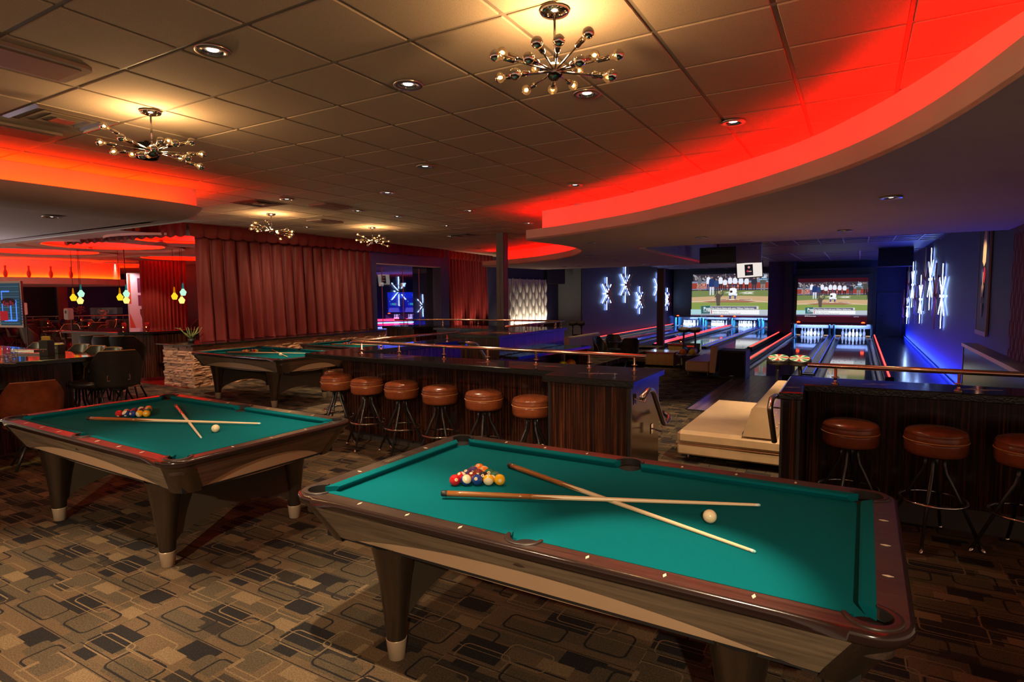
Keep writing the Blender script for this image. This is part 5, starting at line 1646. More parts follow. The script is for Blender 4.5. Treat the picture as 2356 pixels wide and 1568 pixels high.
# ================================================================== BOWLING FURNITURE
BC = dict(orange=(.85, .22, .02), yellow=(.80, .62, .02), blue=(.02, .08, .45), green=(.01, .16, .10), red=(.55, .02, .03), teal=(.02, .20, .28), purple=(.16, .03, .30), pink=(.7, .05, .2), black=(.015, .02, .03))
BM = {k: plain('bowl_'+k, c, .12, spec=.6, var=.35, vscale=22) for k, c in BC.items()}
def bowl_ball(p, c, label):
    mb = MB(); mb.sphere(.109, n=20); o = mb.build('bowling_ball', BM[c], None, p, None, label, 'bowling ball', 'house bowling balls')
    return o
def ball_return(u, v, rz, label, balls, where, stand_y=-.30):
    t = thing('ball_return', W(u, v, LZ), TH+rz, label, 'ball return', 'ball returns')
    mb = MB(); mb.prism([(0, 0), (.75, 0), (.72, .42), (.55, .60), (.20, .64), (.06, .50), (.03, .2)], -.26, .26, TRS((0, .2, 0), (pi/2, 0, pi/2)) @ Matrix.Translation((0, 0, 0)))
    mb.build('hood', M['black_gloss'], t)
    mb = MB(); mb.box(-.17, .17, .16, .22, .20, .50); mb.build('mouth', M['hole'], t)
    mb = MB(); mb.box(-.12, .12, .185, .195, .545, .585); mb.build('badge', emit('badge', (.6, .03, .02), .5), t)
    for x in (-.30, .30):
        mb = MB(); mb.tube([(x, .35, .42), (x, -1.0, .42), (x*.6, -1.12, .42), (0, -1.14, .42)], .022, 10); mb.build('rack_rail', M['steel'], t)
    mb = MB(); mb.box(-.26, .26, -1.05, .3, .33, .36); mb.build('rack_tray', M['black'], t)
    mb = MB(); mb.prism([(-.14, -.9), (.14, -.9), (.14, -.6), (-.14, -.6)], 0, .34); mb.build('rack_foot', M['black'], t)
    X = Matrix.Translation(W(u, v, LZ)) @ Matrix.Rotation(TH+rz, 4, 'Z')
    k = 0
    for c in balls:
        bowl_ball(X @ Vector((-.13+.26*(k % 2), -.85+.24*(k//2), .36+.110)), c, '%s bowling ball on the rack of the %s' % (c, where)); k += 1
    for s_ in (-1, 1):
        th = thing('hand_dryer_stand', X @ Vector((s_*.155, stand_y, 0)), TH+rz, ('left' if s_ < 0 else 'right') + ' round-headed console on a curved black stand at the ' + where, 'console', 'round consoles at the ball returns')
        mb = MB(); mb.tube([(0, .0, 0), (s_*.005, 0, .45), (s_*.015, -.02, .82), (0, -.06, 1.04)], [.035, .03, .028, .03], 12); mb.build('stand', M['black_metal'], th)
        H = Matrix.Translation((0, -.07, 1.04)) @ Matrix.Rotation(.25, 4, 'X')
        mb = MB(); mb.lathe([(.10, 0), (.165, .02), (.175, .06), (.170, .09), (.155, .10)], 28, H); mb.build('head', M['black_metal'], th)
        mb = MB(); mb.lathe([(.150, .101), (.0001, .103)], 28, H, cap=False); f_ = mb.build('face', plain('face_pale', (.55, .60, .50), .3), th)
        mb = MB()
        for k in range(8):
            a0 = 2*pi*k/8; mb.mat = k % 2
            mb.add([(.04*cos(a0), .04*sin(a0), .1045), (.145*cos(a0-.22), .145*sin(a0-.22), .1045), (.145*cos(a0+.22), .145*sin(a0+.22), .1045)], [(0, 1, 2)], H)
        mb.build('wedges', [plain('wedge_red', (.5, .04, .02), .3), plain('wedge_green', (.05, .30, .12), .3)], f_)
        mb = MB(); vs, fs = text_mesh('BRUNSWICK', .052, bold=.02); mb.add(vs, fs, H @ Matrix.Translation((0, 0, .1055))); mb.build('lettering', plain('face_ink', (.55, .10, .04), .3), f_)
ball_return(-.93, 11.75, 0, 'ball return of the right-hand lanes, behind the counter end', ['red', 'orange', 'blue', 'green'], 'ball return behind the right counter', -1.25)
ball_return(-4.35, 18.2, .15, 'black hooded ball return with bright balls beside the yellow-fronted tables', ['orange', 'yellow', 'blue', 'pink', 'teal', 'purple'], 'ball return by the yellow-fronted tables')
ball_return(-9.1, 20.6, .3, 'black hooded ball return at the foot of the star wall', ['red', 'green', 'orange', 'yellow', 'blue', 'teal'], 'ball return by the star wall')
for k, (v, c) in enumerate(((9.0, 'red'), (9.75, 'green'), (10.3, 'red'), (10.62, 'yellow'), (11.0, 'orange'))):
    bowl_ball(W(-5.02, v, LZ+.65+.11), c, '%s bowling ball under the black ledge%s' % (c, ', nearest the stairs' if k == 0 else ''))

def bench(u, v, rz, w, length, label, double=False, tuft=False):
    """seat along local y, back along x centre or edge"""
    t = thing('bench', W(u, v, LZ), TH+rz, label, 'bench', 'cream vinyl benches')
    wd = w*2+.40 if double else w
    x0 = -w-.2 if double else 0
    mb = MB(); mb.box(x0, x0+wd, .03, length, .10, .24, ch=.02); mb.build('base', M['vinyl'], t)
    mb = MB(); n = max(1, round(length/1.9))
    for i in range(n):
        a = length*i/n; mb = MB(); mb.box(x0, x0+wd, a+.006, a+length/n-.006, .245, .42, ch=.045); mb.build('seat_cushion', M['vinyl'], t)
        bx = -.2 if double else (-.24)
        mb = MB()
        z0_, z1_ = .425, .80
        prof = [(bx-.0, z0_), (bx+.40, z0_), (bx+.30, z1_-.03), (bx+.27, z1_), (bx+.13, z1_), (bx+.10, z1_-.03)] if double else [(bx, .25), (bx+.24, .25), (bx+.20, z1_-.03), (bx+.17, z1_), (bx+.05, z1_), (bx, z1_-.03)]
        P = [(p[0], a+.012, p[1]) for p in prof]; Q = [(p[0], a+length/n-.012, p[1]) for p in prof]
        P0 = [(p[0]*.96+(bx+.2)*.04, a-.012+.012, z0_+(p[2]-z0_)*.97+.005) for p in P]
        mb.grid([P, Q], smooth=False, closed=True); mb.add(P, [list(range(6))]); mb.add(Q, [list(range(6))[::-1]])
        o = mb.build('backrest', M['vinyl'], t)
        bv = o.modifiers.new('b', 'BEVEL'); bv.width = .035; bv.segments = 3
        if tuft:
            xs = bx + (.375 if double else .225)
            mb = MB()
            for k in range(int(length/n/.22)):
                for r_ in range(2):
                    mb.sphere(.012, (xs - .0 - .045*r_*(1 if double else .2), a+.15+.22*k+.11*r_, .55+.12*r_), 8)
            mb.build('tuft_buttons', M['vinyl'], o)
    mb = MB(); mb.tube([(x0+.002, .026, .243), (x0+wd-.002, .026, .243)], .006, 6); mb.build('piping', M['piping_tan'], t)
    for lx in (x0+.12, x0+wd-.12):
        for ly in (.15, length-.15):
            mb = MB(); mb.cyl(.014, 0, .105, 10, Matrix.Translation((lx, ly, 0))); mb.build('leg', M['steel'], t)
bench(-.98, 7.62, 0, .80, 2.55, 'double-sided cream vinyl bench behind the right counter', True, True)
bench(-3.35, 15.6, 0, .0, 2.4, 'x') if False else None
def bench_l(u, v, rz, label, length, flip=1, tuft=False):
    t = thing('bench', W(u, v, LZ), TH+rz, label, 'bench', 'cream vinyl benches')
    f = flip
    mb = MB(); mb.box(*sorted((0, f*.62)), 0, length, .14, .42, ch=.04); mb.build('seat_cushion', M['vinyl'], t)
    prof = [(0, .14), (-f*.14, .14), (-f*.20, .80), (-f*.16, .84), (-f*.06, .84), (-f*.02, .80)]
    P = [(p[0], .0, p[1]) for p in prof]; Q = [(p[0], length, p[1]) for p in prof]
    mb = MB(); mb.grid([P, Q], smooth=False, closed=True); mb.add(P, [list(range(6))]); mb.add(Q, [list(range(6))[::-1]])
    o = mb.build('backrest', M['vinyl'], t); bv = o.modifiers.new('b', 'BEVEL'); bv.width = .02; bv.segments = 2
    if tuft:
        mb = MB()
        for k in range(int(length/.24)):
            for r_ in range(2): mb.sphere(.014, (-f*.03+f*.005, .15+.24*k+.12*r_, .55+.13*r_), 8)
        mb.build('tuft_buttons', M['piping_tan'], o)
    for lx in (f*.06, f*.56):
        for ly in (.1, length-.1):
            mb = MB(); mb.cyl(.014, 0, .145, 10, Matrix.Translation((lx, ly, 0))); mb.build('leg', M['steel'], t)
bench_l(-3.25, 15.65, 0, 'cream bench in the middle distance beside the black speaker box', 2.6, -1)
bench_l(-7.75, 16.9, 0, 'tufted cream bench behind the black chairs, below the star wall', 2.6, 1, True)
# speaker box
t = thing('speaker_box', W(-2.72, 16.1, LZ), TH, 'large black speaker box standing against the middle cream bench', 'speaker')
mb = MB(); mb.box(-.33, .33, -.35, .35, 0, .72, ch=.012); mb.build('cabinet', M['black'], t)
mb = MB(); mb.box(-.29, .29, -.356, -.35, .06, .68); mb.build('grille', plain('grille', (.010, .010, .010), .9, bmp=.5, bscale=500), t)
mb = MB(); mb.box(-.05, .05, -.36, -.356, .07, .09); mb.build('badge', M['steel'], t)
# yellow-fronted low tables with red edges
M['ply'] = plain('ply', (.48, .27, .06), .4, var=.1); M['red_edge'] = plain('red_edge', (.42, .02, .03), .3); M['marble'] = plain('marble', (.42, .36, .28), .12, var=.25, vscale=12)
def low_table(u, v, rz, w, d, h, label):
    t = thing('low_table', W(u, v, LZ), TH+rz, label, 'table', 'yellow-fronted low tables')
    mb = MB(); mb.box(-w/2, w/2, -d/2, d/2, .06, h-.05); mb.build('body', M['ply'], t)
    mb = MB(); mb.box(-w/2-.02, w/2+.02, -d/2-.02, d/2+.02, h-.05, h-.004, ch=.004); mb.build('edge_band', M['red_edge'], t)
    mb = MB(); mb.box(-w/2-.01, w/2+.01, -d/2-.01, d/2+.01, h-.004, h); mb.build('top', M['marble'], t)
    for sx in (-1, 1):
        for sy in (-1, 1):
            mb = MB(); mb.box(sx*w/2-.012, sx*w/2+.012, sy*d/2-.012, sy*d/2+.012, 0, h-.05); mb.build('leg', M['black_metal'], t)
low_table(-5.05, 17.75, 0, .85, .75, .45, 'yellow-fronted low table with a red edge, the front right one of three')
low_table(-5.85, 18.35, 0, .70, .75, .45, 'yellow-fronted low table with a red edge, the left one of three')
low_table(-5.15, 20.2, 0, .70, .6, .50, 'yellow-fronted low table carrying the orange candle, farthest of the three')
# ================================================================== CHAIRS
def make_chair(kind, label, mat='leather_dark', sh=.46):
    """shell chair with a curved wrap back, rear cut-out and piping; sh = seat height; faces -y (back at +y)"""
    t = thing('shell_chair', (0, 0, 0), 0, label, 'chair')
    n = 14; rows = []; rim = []
    bh = .44 if sh < .6 else .39
    def shell(off):
        rows = []
        for j in range(9):
            s_ = j/8
            row = []
            for i in range(n+1):
                a = -1+2*i/n
                ang = a*R(100)
                top = sh + bh*(1-.62*max(0, abs(a)-.42)/.58) if abs(a) > .42 else sh+bh
                z = sh-.03 + (top-sh+.03)*s_
                r_ = .235 + .035*s_ + off
                x = r_*sin(ang)*1.02; y = r_*cos(ang)*.95 + .04*s_
                row.append((x, y, z))
            rows.append(row)
        return rows
    o_, i_ = shell(0), shell(-.028)
    mb = MB(); mb.grid(o_, smooth=True); mb.grid([r[::-1] for r in i_], smooth=True)
    edge_o = [r[0] for r in o_] + o_[-1][1:-1] + [r[-1] for r in o_][::-1]
    edge_i = [r[0] for r in i_] + i_[-1][1:-1] + [r[-1] for r in i_][::-1]
    mb.grid([edge_o, edge_i], smooth=True)
    b = mb.build('backrest', M[mat], t)
    mid = [((p[0]+q[0])/2, (p[1]+q[1])/2, (p[2]+q[2])/2+.004) for p, q in zip(edge_o, edge_i)]
    mb = MB(); mb.tube(mid, .006, 6); mb.build('piping', M['piping_tan'], b)
    # arched hand hole low in the back, outlined with piping
    hp = []
    for k in range(13):
        a = pi*k/12; x = .115*cos(a); z = sh+.04+.12*sin(a)**.6
        ang = math.asin(min(1, x/.24)); hp.append((x, .243*cos(ang)*.95+.012, z))
    mb = MB(); mb.add([(p[0], p[1]+.002, p[2]) for p in hp], [list(range(13))]); mb.build('hand_hole', M['hole'], b)
    mb = MB(); mb.tube(hp, .005, 6, closed=True); mb.build('piping', M['piping_tan'], b)
    mb = MB(); mb.lathe([(.19, sh-.06), (.225, sh-.045), (.235, sh-.01), (.225, sh+.02), (.15, sh+.035), (.0001, sh+.038)], 24, Matrix.Diagonal((1, 1.02, 1, 1)) @ Matrix.Translation((0, -.03, 0)), cap=False)
    mb.build('seat', M[mat], t)
    mb = MB(); mb.cyl(.09, sh-.10, sh-.055, 16); mb.build('swivel', M['black'], t)
    fr = .25
    for k in range(4):
        a = pi/4+k*pi/2; e = Vector((cos(a), sin(a), 0))
        mb = MB(); mb.tube([e*.05+Vector((0, 0, sh-.09)), e*.06+Vector((0, 0, sh*.62)), e*.10+Vector((0, 0, sh*.5)), e*fr+Vector((0, 0, .002))], .014, 8); mb.build('leg', M['black_metal'], t)
    if sh > .6:
        mb = MB(); mb.tube([(.17*cos(2*pi*k/20), .17*sin(2*pi*k/20), .28) for k in range(20)], .009, 8, closed=True); mb.build('foot_ring', M['chrome'], t)
    return t
low0 = make_chair('low', 'x'); low0['group'] = 'black shell chairs'
high0 = make_chair('high', 'x', sh=.72); high0['group'] = 'black shell bar chairs'
used_l = used_h = False
def put(kind, p, rz, label, group=None, at_back=False):
    global used_l, used_h
    if kind == 'low':
        o = low0 if not used_l else copy_tree(low0); used_l = True
    else:
        o = high0 if not used_h else copy_tree(high0); used_h = True
    if at_back: p = (p[0]+sin(rz)*.25, p[1]-cos(rz)*.25, p[2])
    o.location = p; o.rotation_euler = (0, 0, rz); o['label'] = label
    if group: o['group'] = group
    return o
def G(px, py, z):
    """the point of the horizontal plane z seen at that place of the photograph"""
    u = (px-1178)/FPX; v = (py-784)/FPX
    u, v = u*cos(-ROLL)-v*sin(-ROLL), u*sin(-ROLL)+v*cos(-ROLL)
    d = Vector((u, cos(PITCH)-v*sin(PITCH), -sin(PITCH)-v*cos(PITCH)))
    return Vector((0, 0, CAM_H)) + d*((z-CAM_H)/d.z)
# bowling side
GB = 'black shell chairs round the table by the lanes'
put('low', W(-6.55, 16.6, LZ), TH+pi/2-.2, 'black shell chair on the left of the round table by the lanes', GB)
put('low', W(-6.55, 17.6, LZ), TH+.5, 'black shell chair at the back of the round table by the lanes', GB)
put('low', W(-5.75, 16.75, LZ), TH-pi/2-.35-pi*.25, 'black shell chair right of the round table by the lanes, its back turned', GB)
def round_table(p, r, h, label, grp, sq=False):
    t = thing('pedestal_table', p, TH, label, 'table', grp)
    mb = MB(); mb.lathe([(r-.02, h-.035), (r, h-.03), (r, h-.006), (r-.006, h)], 32 if not sq else 4, Matrix.Rotation(pi/4, 4, 'Z')); mb.build('table_top', M['table_top'], t)
    mb = MB(); mb.cyl(.035, .03, h-.035, 12); mb.build('pedestal', M['black_metal'], t)
    mb = MB(); mb.lathe([(.22, 0), (.22, .015), (.05, .04)], 20); mb.build('base', M['black_metal'], t)
M['table_top'] = plain('table_top', (.02, .018, .022), .12, spec=.7)
round_table(W(-6.1, 17.1, LZ), .40, .75, 'round black table by the lanes among three black chairs', 'black pedestal tables')

# bar chairs along the far side of the left bar
GL = 'black bar chairs along the far side of the left bar'
names = ['at its right end, turned away', 'second from the right end', 'third from the right end', 'behind the menu stands', 'left of the menu stands', 'behind the glasses']
for k, px in enumerate((276, 222, 186, 150, 92, 52)):
    py = (800, 797, 793, 789, 786, 785)[k]
    p = G(px-6, py+3, 1.13); 
    put('high', (p.x, p.y, 0), TH - (pi*.62 if k == 0 else 0) , 'black bar chair at the left bar, ' + names[k], GL, k == 0)
put('high', tuple(G(258, 808, 1.1))[:2]+(0,), TH+1.2, 'black bar chair partly hidden behind the end chair of the left bar') if False else None
# three tall chairs with their backs to us
GT = 'tall black chairs at the dining-room counter'
for k, (px, py, lb) in enumerate(((228, 765, 'leftmost of three tall black chairs with their backs turned at the red-lit counter'), (258, 767, 'middle one of three tall black chairs with their backs turned at the red-lit counter'),
                      (295, 767, 'right one of three tall black chairs with their backs turned at the red-lit counter'))):
    p = G(px, py, 1.14); put('high', (p.x, p.y, 0), TH+pi+2.9 if False else TH-pi*.78, lb, GT)
# brown chair at the left edge
bc = make_chair('low', 'brown leather chair at the left edge before the left bar', mat='leather', sh=.46)
bc.location = W(-7.35, 2.75, 0); bc.rotation_euler = (0, 0, TH - pi/2 - .25 )
# dining room
DT = [(30, 746), (85, 752), (150, 759), (205, 749), (245, 744), (345, 741), (395, 745), (160, 742), (60, 743)]
GD = 'black pedestal tables in the dining room'
dl = ['front left', 'second from the left, with a candle', 'nearest, left of the tall chairs', 'behind the nearest one', 'in front of the trophy', 'right of the painted column', 'beside the curtain edge', 'below the pendant lamps on the left', 'farthest left, near the mirror']
dc = 0
for k, (px, py) in enumerate(DT):
    p = G(px, py, .76)
    round_table((p.x, p.y, 0), .55, .76, 'dark dining table, ' + dl[k], GD)
    for s_ in range(3):
        a = TH + s_*2.2 + k*1.3
        d = Vector((cos(a), sin(a), 0))*.85
        put('low', (p.x+d.x, p.y+d.y, 0), a-pi/2, 'black shell chair, %s side of the dining table %s' % (('near', 'right', 'far')[s_], dl[k].split(',')[0]), 'black shell chairs in the dining room')
# candles
def candle(p, lab):
    t = thing('candle_holder', p, 0, lab, 'candle', 'red glass candle holders')
    mb = MB(); mb.lathe([(.036, 0), (.04, .005), (.04, .15), (.036, .15), (.036, .01), (.0001, .01)], 16, cap=False); mb.build('holder', M['candle_glass'], t)
    mb = MB(); mb.lathe([(.030, .011), (.030, .04), (.0001, .042)], 12, cap=False); mb.build('wax', M['flame'], t)
    mb = MB(); mb.sphere(.013, (0, -.03, .050), 10, sz=1.3); mb.build('flame', M['flame'], t)
for k, (px, py, z, lb) in enumerate(((37, 741, .76, 'at the far left'), (112, 746, .76, 'left of the menu stand'), (188, 738, .76, 'below the trophy case'), (206, 751, .76, 'left of the tall chairs'),
        (268, 742, .76, 'below the painted column'), (286, 758, 1.045, 'on the red-lit counter, left one'), (339, 757, 1.045, 'on the red-lit counter, right one'), (375, 745, .76, 'in front of the red drapes'))):
    p = G(px, py, z); candle(p, 'small red glass candle holder ' + lb)
candle(W(-5.15, 20.2, LZ+.50), 'orange glowing candle on the farthest yellow-fronted table')
# ================================================================== DINING ROOM BEHIND
dcz = 3.0
wallbox('wall_dining_back', M['paint_navy'], (-36, -35.7, 5, 30, 0, 3.3), (-36, -23, 24, 24.3, 0, 3.3), (-23, -13.05, 13.8, 13.95, 0, 3.3))
# ceiling with round lit recesses
mb = MB()
rec = [(-19.2, 7.7, 1.25), (-15.95, 7.7, 1.25), (-12.9, 7.9, 1.1), (-24.5, 12.0, 1.3), (-19, 11.6, 1.3)]
bm = bmesh.new()
def ring_verts(bm, c, r, n, z): return [bm.verts.new((c[0]+r*cos(2*pi*k/n), c[1]+r*sin(2*pi*k/n), z)) for k in range(n)]
outer = [bm.verts.new(p) for p in ((-36, 5.2, dcz), (-12.05, 5.2, dcz), (-12.05, 13.9, dcz), (-36, 13.9, dcz))]
edges = [bm.edges.new((outer[i], outer[(i+1) % 4])) for i in range(4)]
rings = []
for u, v, r in rec:
    rv = ring_verts(bm, (u, v), r, 40, dcz); rings.append(rv)
    edges += [bm.edges.new((rv[i], rv[(i+1) % 40])) for i in range(40)]
bmesh.ops.triangle_fill(bm, edges=edges, use_beauty=True)
for f in list(bm.faces):
    c = f.calc_center_median()
    if any((Vector((c.x, c.y))-Vector((u, v))).length < r*.97 for u, v, r in rec): bm.faces.remove(f)
for rv, (u, v, r) in zip(rings, rec):
    mid_ = ring_verts(bm, (u, v), r+.16, 40, dcz+.012)
    top = ring_verts(bm, (u, v), r+.16, 40, dcz+.24)
    for i in range(40): bm.faces.new((rv[i], rv[(i+1) % 40], mid_[(i+1) % 40], mid_[i])); bm.faces.new((mid_[i], mid_[(i+1) % 40], top[(i+1) % 40], top[i]))
    bm.faces.new(top)
me = bpy.data.meshes.new('ceiling_dining'); bm.to_mesh(me); bm.free(); me.materials.append(M['soffit'])
dc_o = rot_room(link('ceiling_dining', me, kind='structure'))
mb = MB(); mb.box(-36, -23, 13.9, 26, dcz, dcz+.02); mb.build('ceiling_section', M['soffit'], parent=dc_o)
for u, v, r in rec:
    mb = MB(); n = 40
    mb.grid([[(u+(r+.05)*cos(2*pi*k/n), v+(r+.05)*sin(2*pi*k/n), dcz+.03) for k in range(n)], [(u+(r+.11)*cos(2*pi*k/n), v+(r+.11)*sin(2*pi*k/n), dcz+.03) for k in range(n)]], closed=True)
    mb.build('led_ring', M['led_red'], parent=dc_o)
    # raised outer ring of the recess
    mb = MB(); mb.grid([[(u+(r+.45)*cos(2*pi*k/n), v+(r+.45)*sin(2*pi*k/n), z) for k in range(n)] for z in (dcz, dcz-.05)] + [[(u+(r+.38)*cos(2*pi*k/n), v+(r+.38)*sin(2*pi*k/n), dcz) for k in range(n)]], closed=True, smooth=False)
    mb.build('ring_moulding', M['soffit'], parent=dc_o)
# round drum over the back bar with glowing cove and a row of pins on its ledge
DU, DV, DR = -26.2, 9.6, 3.6
dr = thing('bar_canopy', W(DU, DV, 2.0), TH, 'round red-glowing canopy over the back bar with a ledge of bowling pins', 'canopy')
mb = MB(); mb.lathe([(DR-.45, .42), (DR-.45, 1.0)], 64, cap=False); mb.build('drum', M['paint_white'], dr)
mb = MB(); mb.lathe([(DR-.5, .20), (DR, .20), (DR, .40), (DR-.10, .40), (DR-.10, .36), (DR-.5, .36)], 64, smooth=False, cap=False); mb.build('ledge_ring', M['paint_white'], dr)
mb = MB(); mb.lathe([(DR-.42, .40), (DR-.36, .40)], 64, cap=False); mb.build('led_ring', M['led_orange'], dr)
for k in range(12):
    a = R(-100 + k*9.5)
    o = pin_copy(W(DU+(DR-.16)*cos(a), DV+(DR-.16)*sin(a), 2.40), True); tag(o, '%s bowling pin from the left on the red-lit canopy ledge' % ('first', 'second', 'third', 'fourth', 'fifth', 'sixth', 'seventh', 'eighth', 'ninth', 'tenth', 'eleventh', 'twelfth')[k], 'bowling pin', 'pins on the canopy ledge')
# blue panelling, mirror, dispensers
t = thing('wall_mirror', W(-24.5, 6.55, .5), TH, 'tall framed mirror at the far left showing a blue neon sign', 'mirror') if False else None
def bill(name, p, rz, w, h, label, cat, pic, mat, frame=M['steel'], depth=.04):
    t = thing(name, p, rz, label, cat)
    mb = MB(); mb.box(-w/2-.04, w/2+.04, 0, depth, -.04, h+.04); mb.build('frame', frame, t)
    pic.build('picture', mat, t, 0, 0, 100, 100, w, h, Matrix.Translation((-w/2, -.002, 0)))
    return t
def at_y(px, Y): 
    r_ = G(px, 900, 0); k = Y/r_.y; return Vector((r_.x*k, Y, 0))
# post and far blue wall features
fw = G(150, 720, 0)
for (px, ph, lb) in ((158, 3.0, 'brown square column between the blue wall sections'),):
    p = G(px, 745, 0); 
    t = thing('column', (at_y(158, 26.0).x, 26.0, 0), TH, lb, 'column')
    mb = MB(); mb.box(-.14, .14, -.14, .14, 0, 3.0); mb.build('shaft', plain('brown_post', (.12, .05, .03), .5), t)
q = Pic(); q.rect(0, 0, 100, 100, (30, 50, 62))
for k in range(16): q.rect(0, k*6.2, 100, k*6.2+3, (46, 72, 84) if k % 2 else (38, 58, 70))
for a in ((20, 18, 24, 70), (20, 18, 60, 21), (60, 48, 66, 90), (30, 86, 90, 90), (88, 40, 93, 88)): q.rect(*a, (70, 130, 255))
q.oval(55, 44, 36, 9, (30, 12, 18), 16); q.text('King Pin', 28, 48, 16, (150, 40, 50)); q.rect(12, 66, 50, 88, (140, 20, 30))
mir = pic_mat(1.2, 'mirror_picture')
p = G(22, 690, 1.5)
pp = Vector((p.x+.04, p.y, 0)).normalized()*15.5 if True else p
bill('framed_window', (pp.x, pp.y, 1.20), TH+.25, .56, .84, 'framed glass panel with blue neon lines and an oval sign, far left', 'window panel', q, mir)
# poster column: tall painted panel, and the dark red drape beside it
q = Pic(); q.rect(0, 0, 100, 100, (235, 215, 225)); q.rect(0, 0, 10, 45, (225, 90, 60)); q.rect(42, 6, 100, 28, (112, 38, 78)); q.rect(42, 32, 100, 48, (112, 38, 78))
q.poly([(48, 53), (62, 53), (62, 57), (85, 63), (88, 72), (74, 86), (48, 60)], (112, 38, 78)); q.poly([(0, 58), (45, 100), (0, 100)], (225, 100, 80)); q.poly([(88, 80), (100, 86), (100, 100), (62, 100)], (225, 100, 80))
p = at_y(334, 19.6)
m2, nt2, bs2 = nmat('mural_paint'); a2 = N(nt2, 'ShaderNodeAttribute'); a2.attribute_name = 'Col'; nt2.links.new(a2.outputs['Color'], bs2.inputs['Base Color']); setp(bs2, rough=.5)
bill('mural_panel', (p.x, p.y, .35), .35, .62, 2.15, 'tall panel painted in white, coral and plum beside the dark red drape', 'mural', q, m2, M['paint_white'], .12)
lm_ = light('SPOT', 'mural_lamp', (p.x-.35, p.y-.6, 2.75), 55, (1, .8, .8), spot_size=R(70), spot_blend=.7, shadow_soft_size=.05); aim(lm_, (p.x-.1, p.y, 1.9))
c3 = curtain(-.6, .7, .35, 2.9, lambda x: 0, 12, 'dark red drape behind the pendant lamps', amp=.05, mat='velvet', seed=9, axis='u', base=(0, 0))
p = at_y(385, 19.2); c3.location = (p.x, p.y, .35); c3.rotation_euler = (0, 0, .35)
# pendant lamps in clusters of three
def pendant(p, mat, neck, label, ztop=2.98):
    t = thing('pendant_lamp', p, 0, label, 'pendant lamp', 'coloured glass pendant lamps')
    mb = MB(); mb.lathe([(.040, 0), (.052, .01), (.080, .09), (.075, .105), (.040, .15), (.026, .18)], 20, smooth=False); mb.build('glass_shade', M[mat], t)
    mb = MB(); mb.lathe([(.026, .18), (.017, .29), (.011, .33)], 14); mb.build('glass_neck', M[neck], t)
    mb = MB(); mb.tube([(0, 0, .33), (0, 0, ztop-p[2])], .006, 6); mb.build('cord', M['black'], t)
PD = 15.5
for px, py, m_, nk, lb in ((183, 684, 'yellow_glass', 'amber_neck', 'amber glass pendant, left one of the cluster by the brown column'), (201, 675, 'green_glass', 'teal_neck', 'pale green glass pendant, highest of the cluster by the brown column'),
        (198, 691, 'cream_glass', 'amber_neck', 'yellow glass pendant, lowest of the cluster by the brown column'),
        (289, 683, 'yellow_glass', 'amber_neck', 'amber glass pendant, left one of the cluster beside the painted panel'), (304, 675, 'green_glass', 'teal_neck', 'pale green glass pendant, highest of the cluster beside the painted panel'),
        (303, 690, 'cream_glass', 'amber_neck', 'yellow glass pendant, lowest of the cluster beside the painted panel'),
        (413, 681, 'yellow_glass', 'amber_neck', 'amber glass pendant in front of the dark red drape'), (433, 672, 'green_glass', 'teal_neck', 'pale green glass pendant cut by the velvet curtain'),
        (429, 690, 'cream_glass', 'amber_neck', 'yellow glass pendant, lowest beside the velvet curtain')):
    b = at_y(px, PD); d = ((py-(671+(1981-px)*.0082))/FPX)*PD
    pendant((b.x, b.y, CAM_H - d - .09), m_, nk, lb)
# partition with steel rail, trophy case
pa0, pa1 = at_y(66, 25.5), at_y(470, 27.5); pd_ = pa1-pa0; pang = atan2(pd_.y, pd_.x)
def PW(t_, off, z):
    d = pd_.normalized(); return Vector((pa0.x + d.x*t_ - d.y*off, pa0.y + d.y*t_ + d.x*off, z))
mb = MB(); mb.box(0, pd_.length, 0, .12, 0, .74); o = struct(mb, 'wall_partition', M['zebra'], (pa0.x, pa0.y, 0), pang)
mb = MB(); mb.box(0, pd_.length, -.12, .24, .74, .79); mb.build('ledge', M['granite_edge'], o)
t = thing('counter_rail', (pa0.x, pa0.y, .79), pang, 'steel rail on the partition at the back of the dining room', 'rail', 'rails on the counters')
mb = MB(); mb.tube([(0, .1, .16), (pd_.length, .1, .16)], .025, 10); mb.build('rail_tube', M['steel'], t)
for k in range(11):
    mb = MB(); mb.cyl(.014, 0, .15, 8, Matrix.Translation((.3+k*.85, .1, 0))); mb.build('rail_post', M['steel'], t)
tq = at_y(249, 26.9)
tc = thing('trophy_case', (tq.x, tq.y, .80), 0, 'clear display case behind the partition holding a silver cup', 'display case')
mb = MB()
for x in (-.75, .75): mb.box(x-.006, x+.006, -.2, .2, 0, .5)
mb.box(-.75, .75, .19, .2, 0, .5); mb.box(-.75, .75, -.2, -.19, 0, .5); mb.box(-.75, .75, -.2, .2, .49, .5)
mb.build('pane', M['glass'], tc)
cp = thing('trophy', (tq.x, tq.y, .81), 0, 'silver two-handled cup in the clear case', 'trophy')
mb = MB(); mb.lathe([(.09, 0), (.09, .04), (.03, .06), (.03, .12), (.10, .17), (.15, .30), (.17, .38), (.155, .38), (.0001, .2)], 24); mb.build('cup', M['chrome'], cp)
for s_ in (-1, 1):
    mb = MB(); mb.tube([(s_*.13, 0, .22), (s_*.22, 0, .26), (s_*.25, 0, .36), (s_*.20, 0, .42), (s_*.15, 0, .36)], .012, 8); mb.build('handle', M['chrome'], cp)
tq = at_y(193, 26.7)
fl = thing('flower_arrangement', (tq.x, tq.y, .79), 0, 'dry flower arrangement behind the partition left of the trophy', 'flowers')
mb = MB(); mb.lathe([(.06, 0), (.08, .1), (.05, .2)], 14); mb.build('vase', M['black_gloss'], fl)
mb = MB(); r_ = random.Random(5)
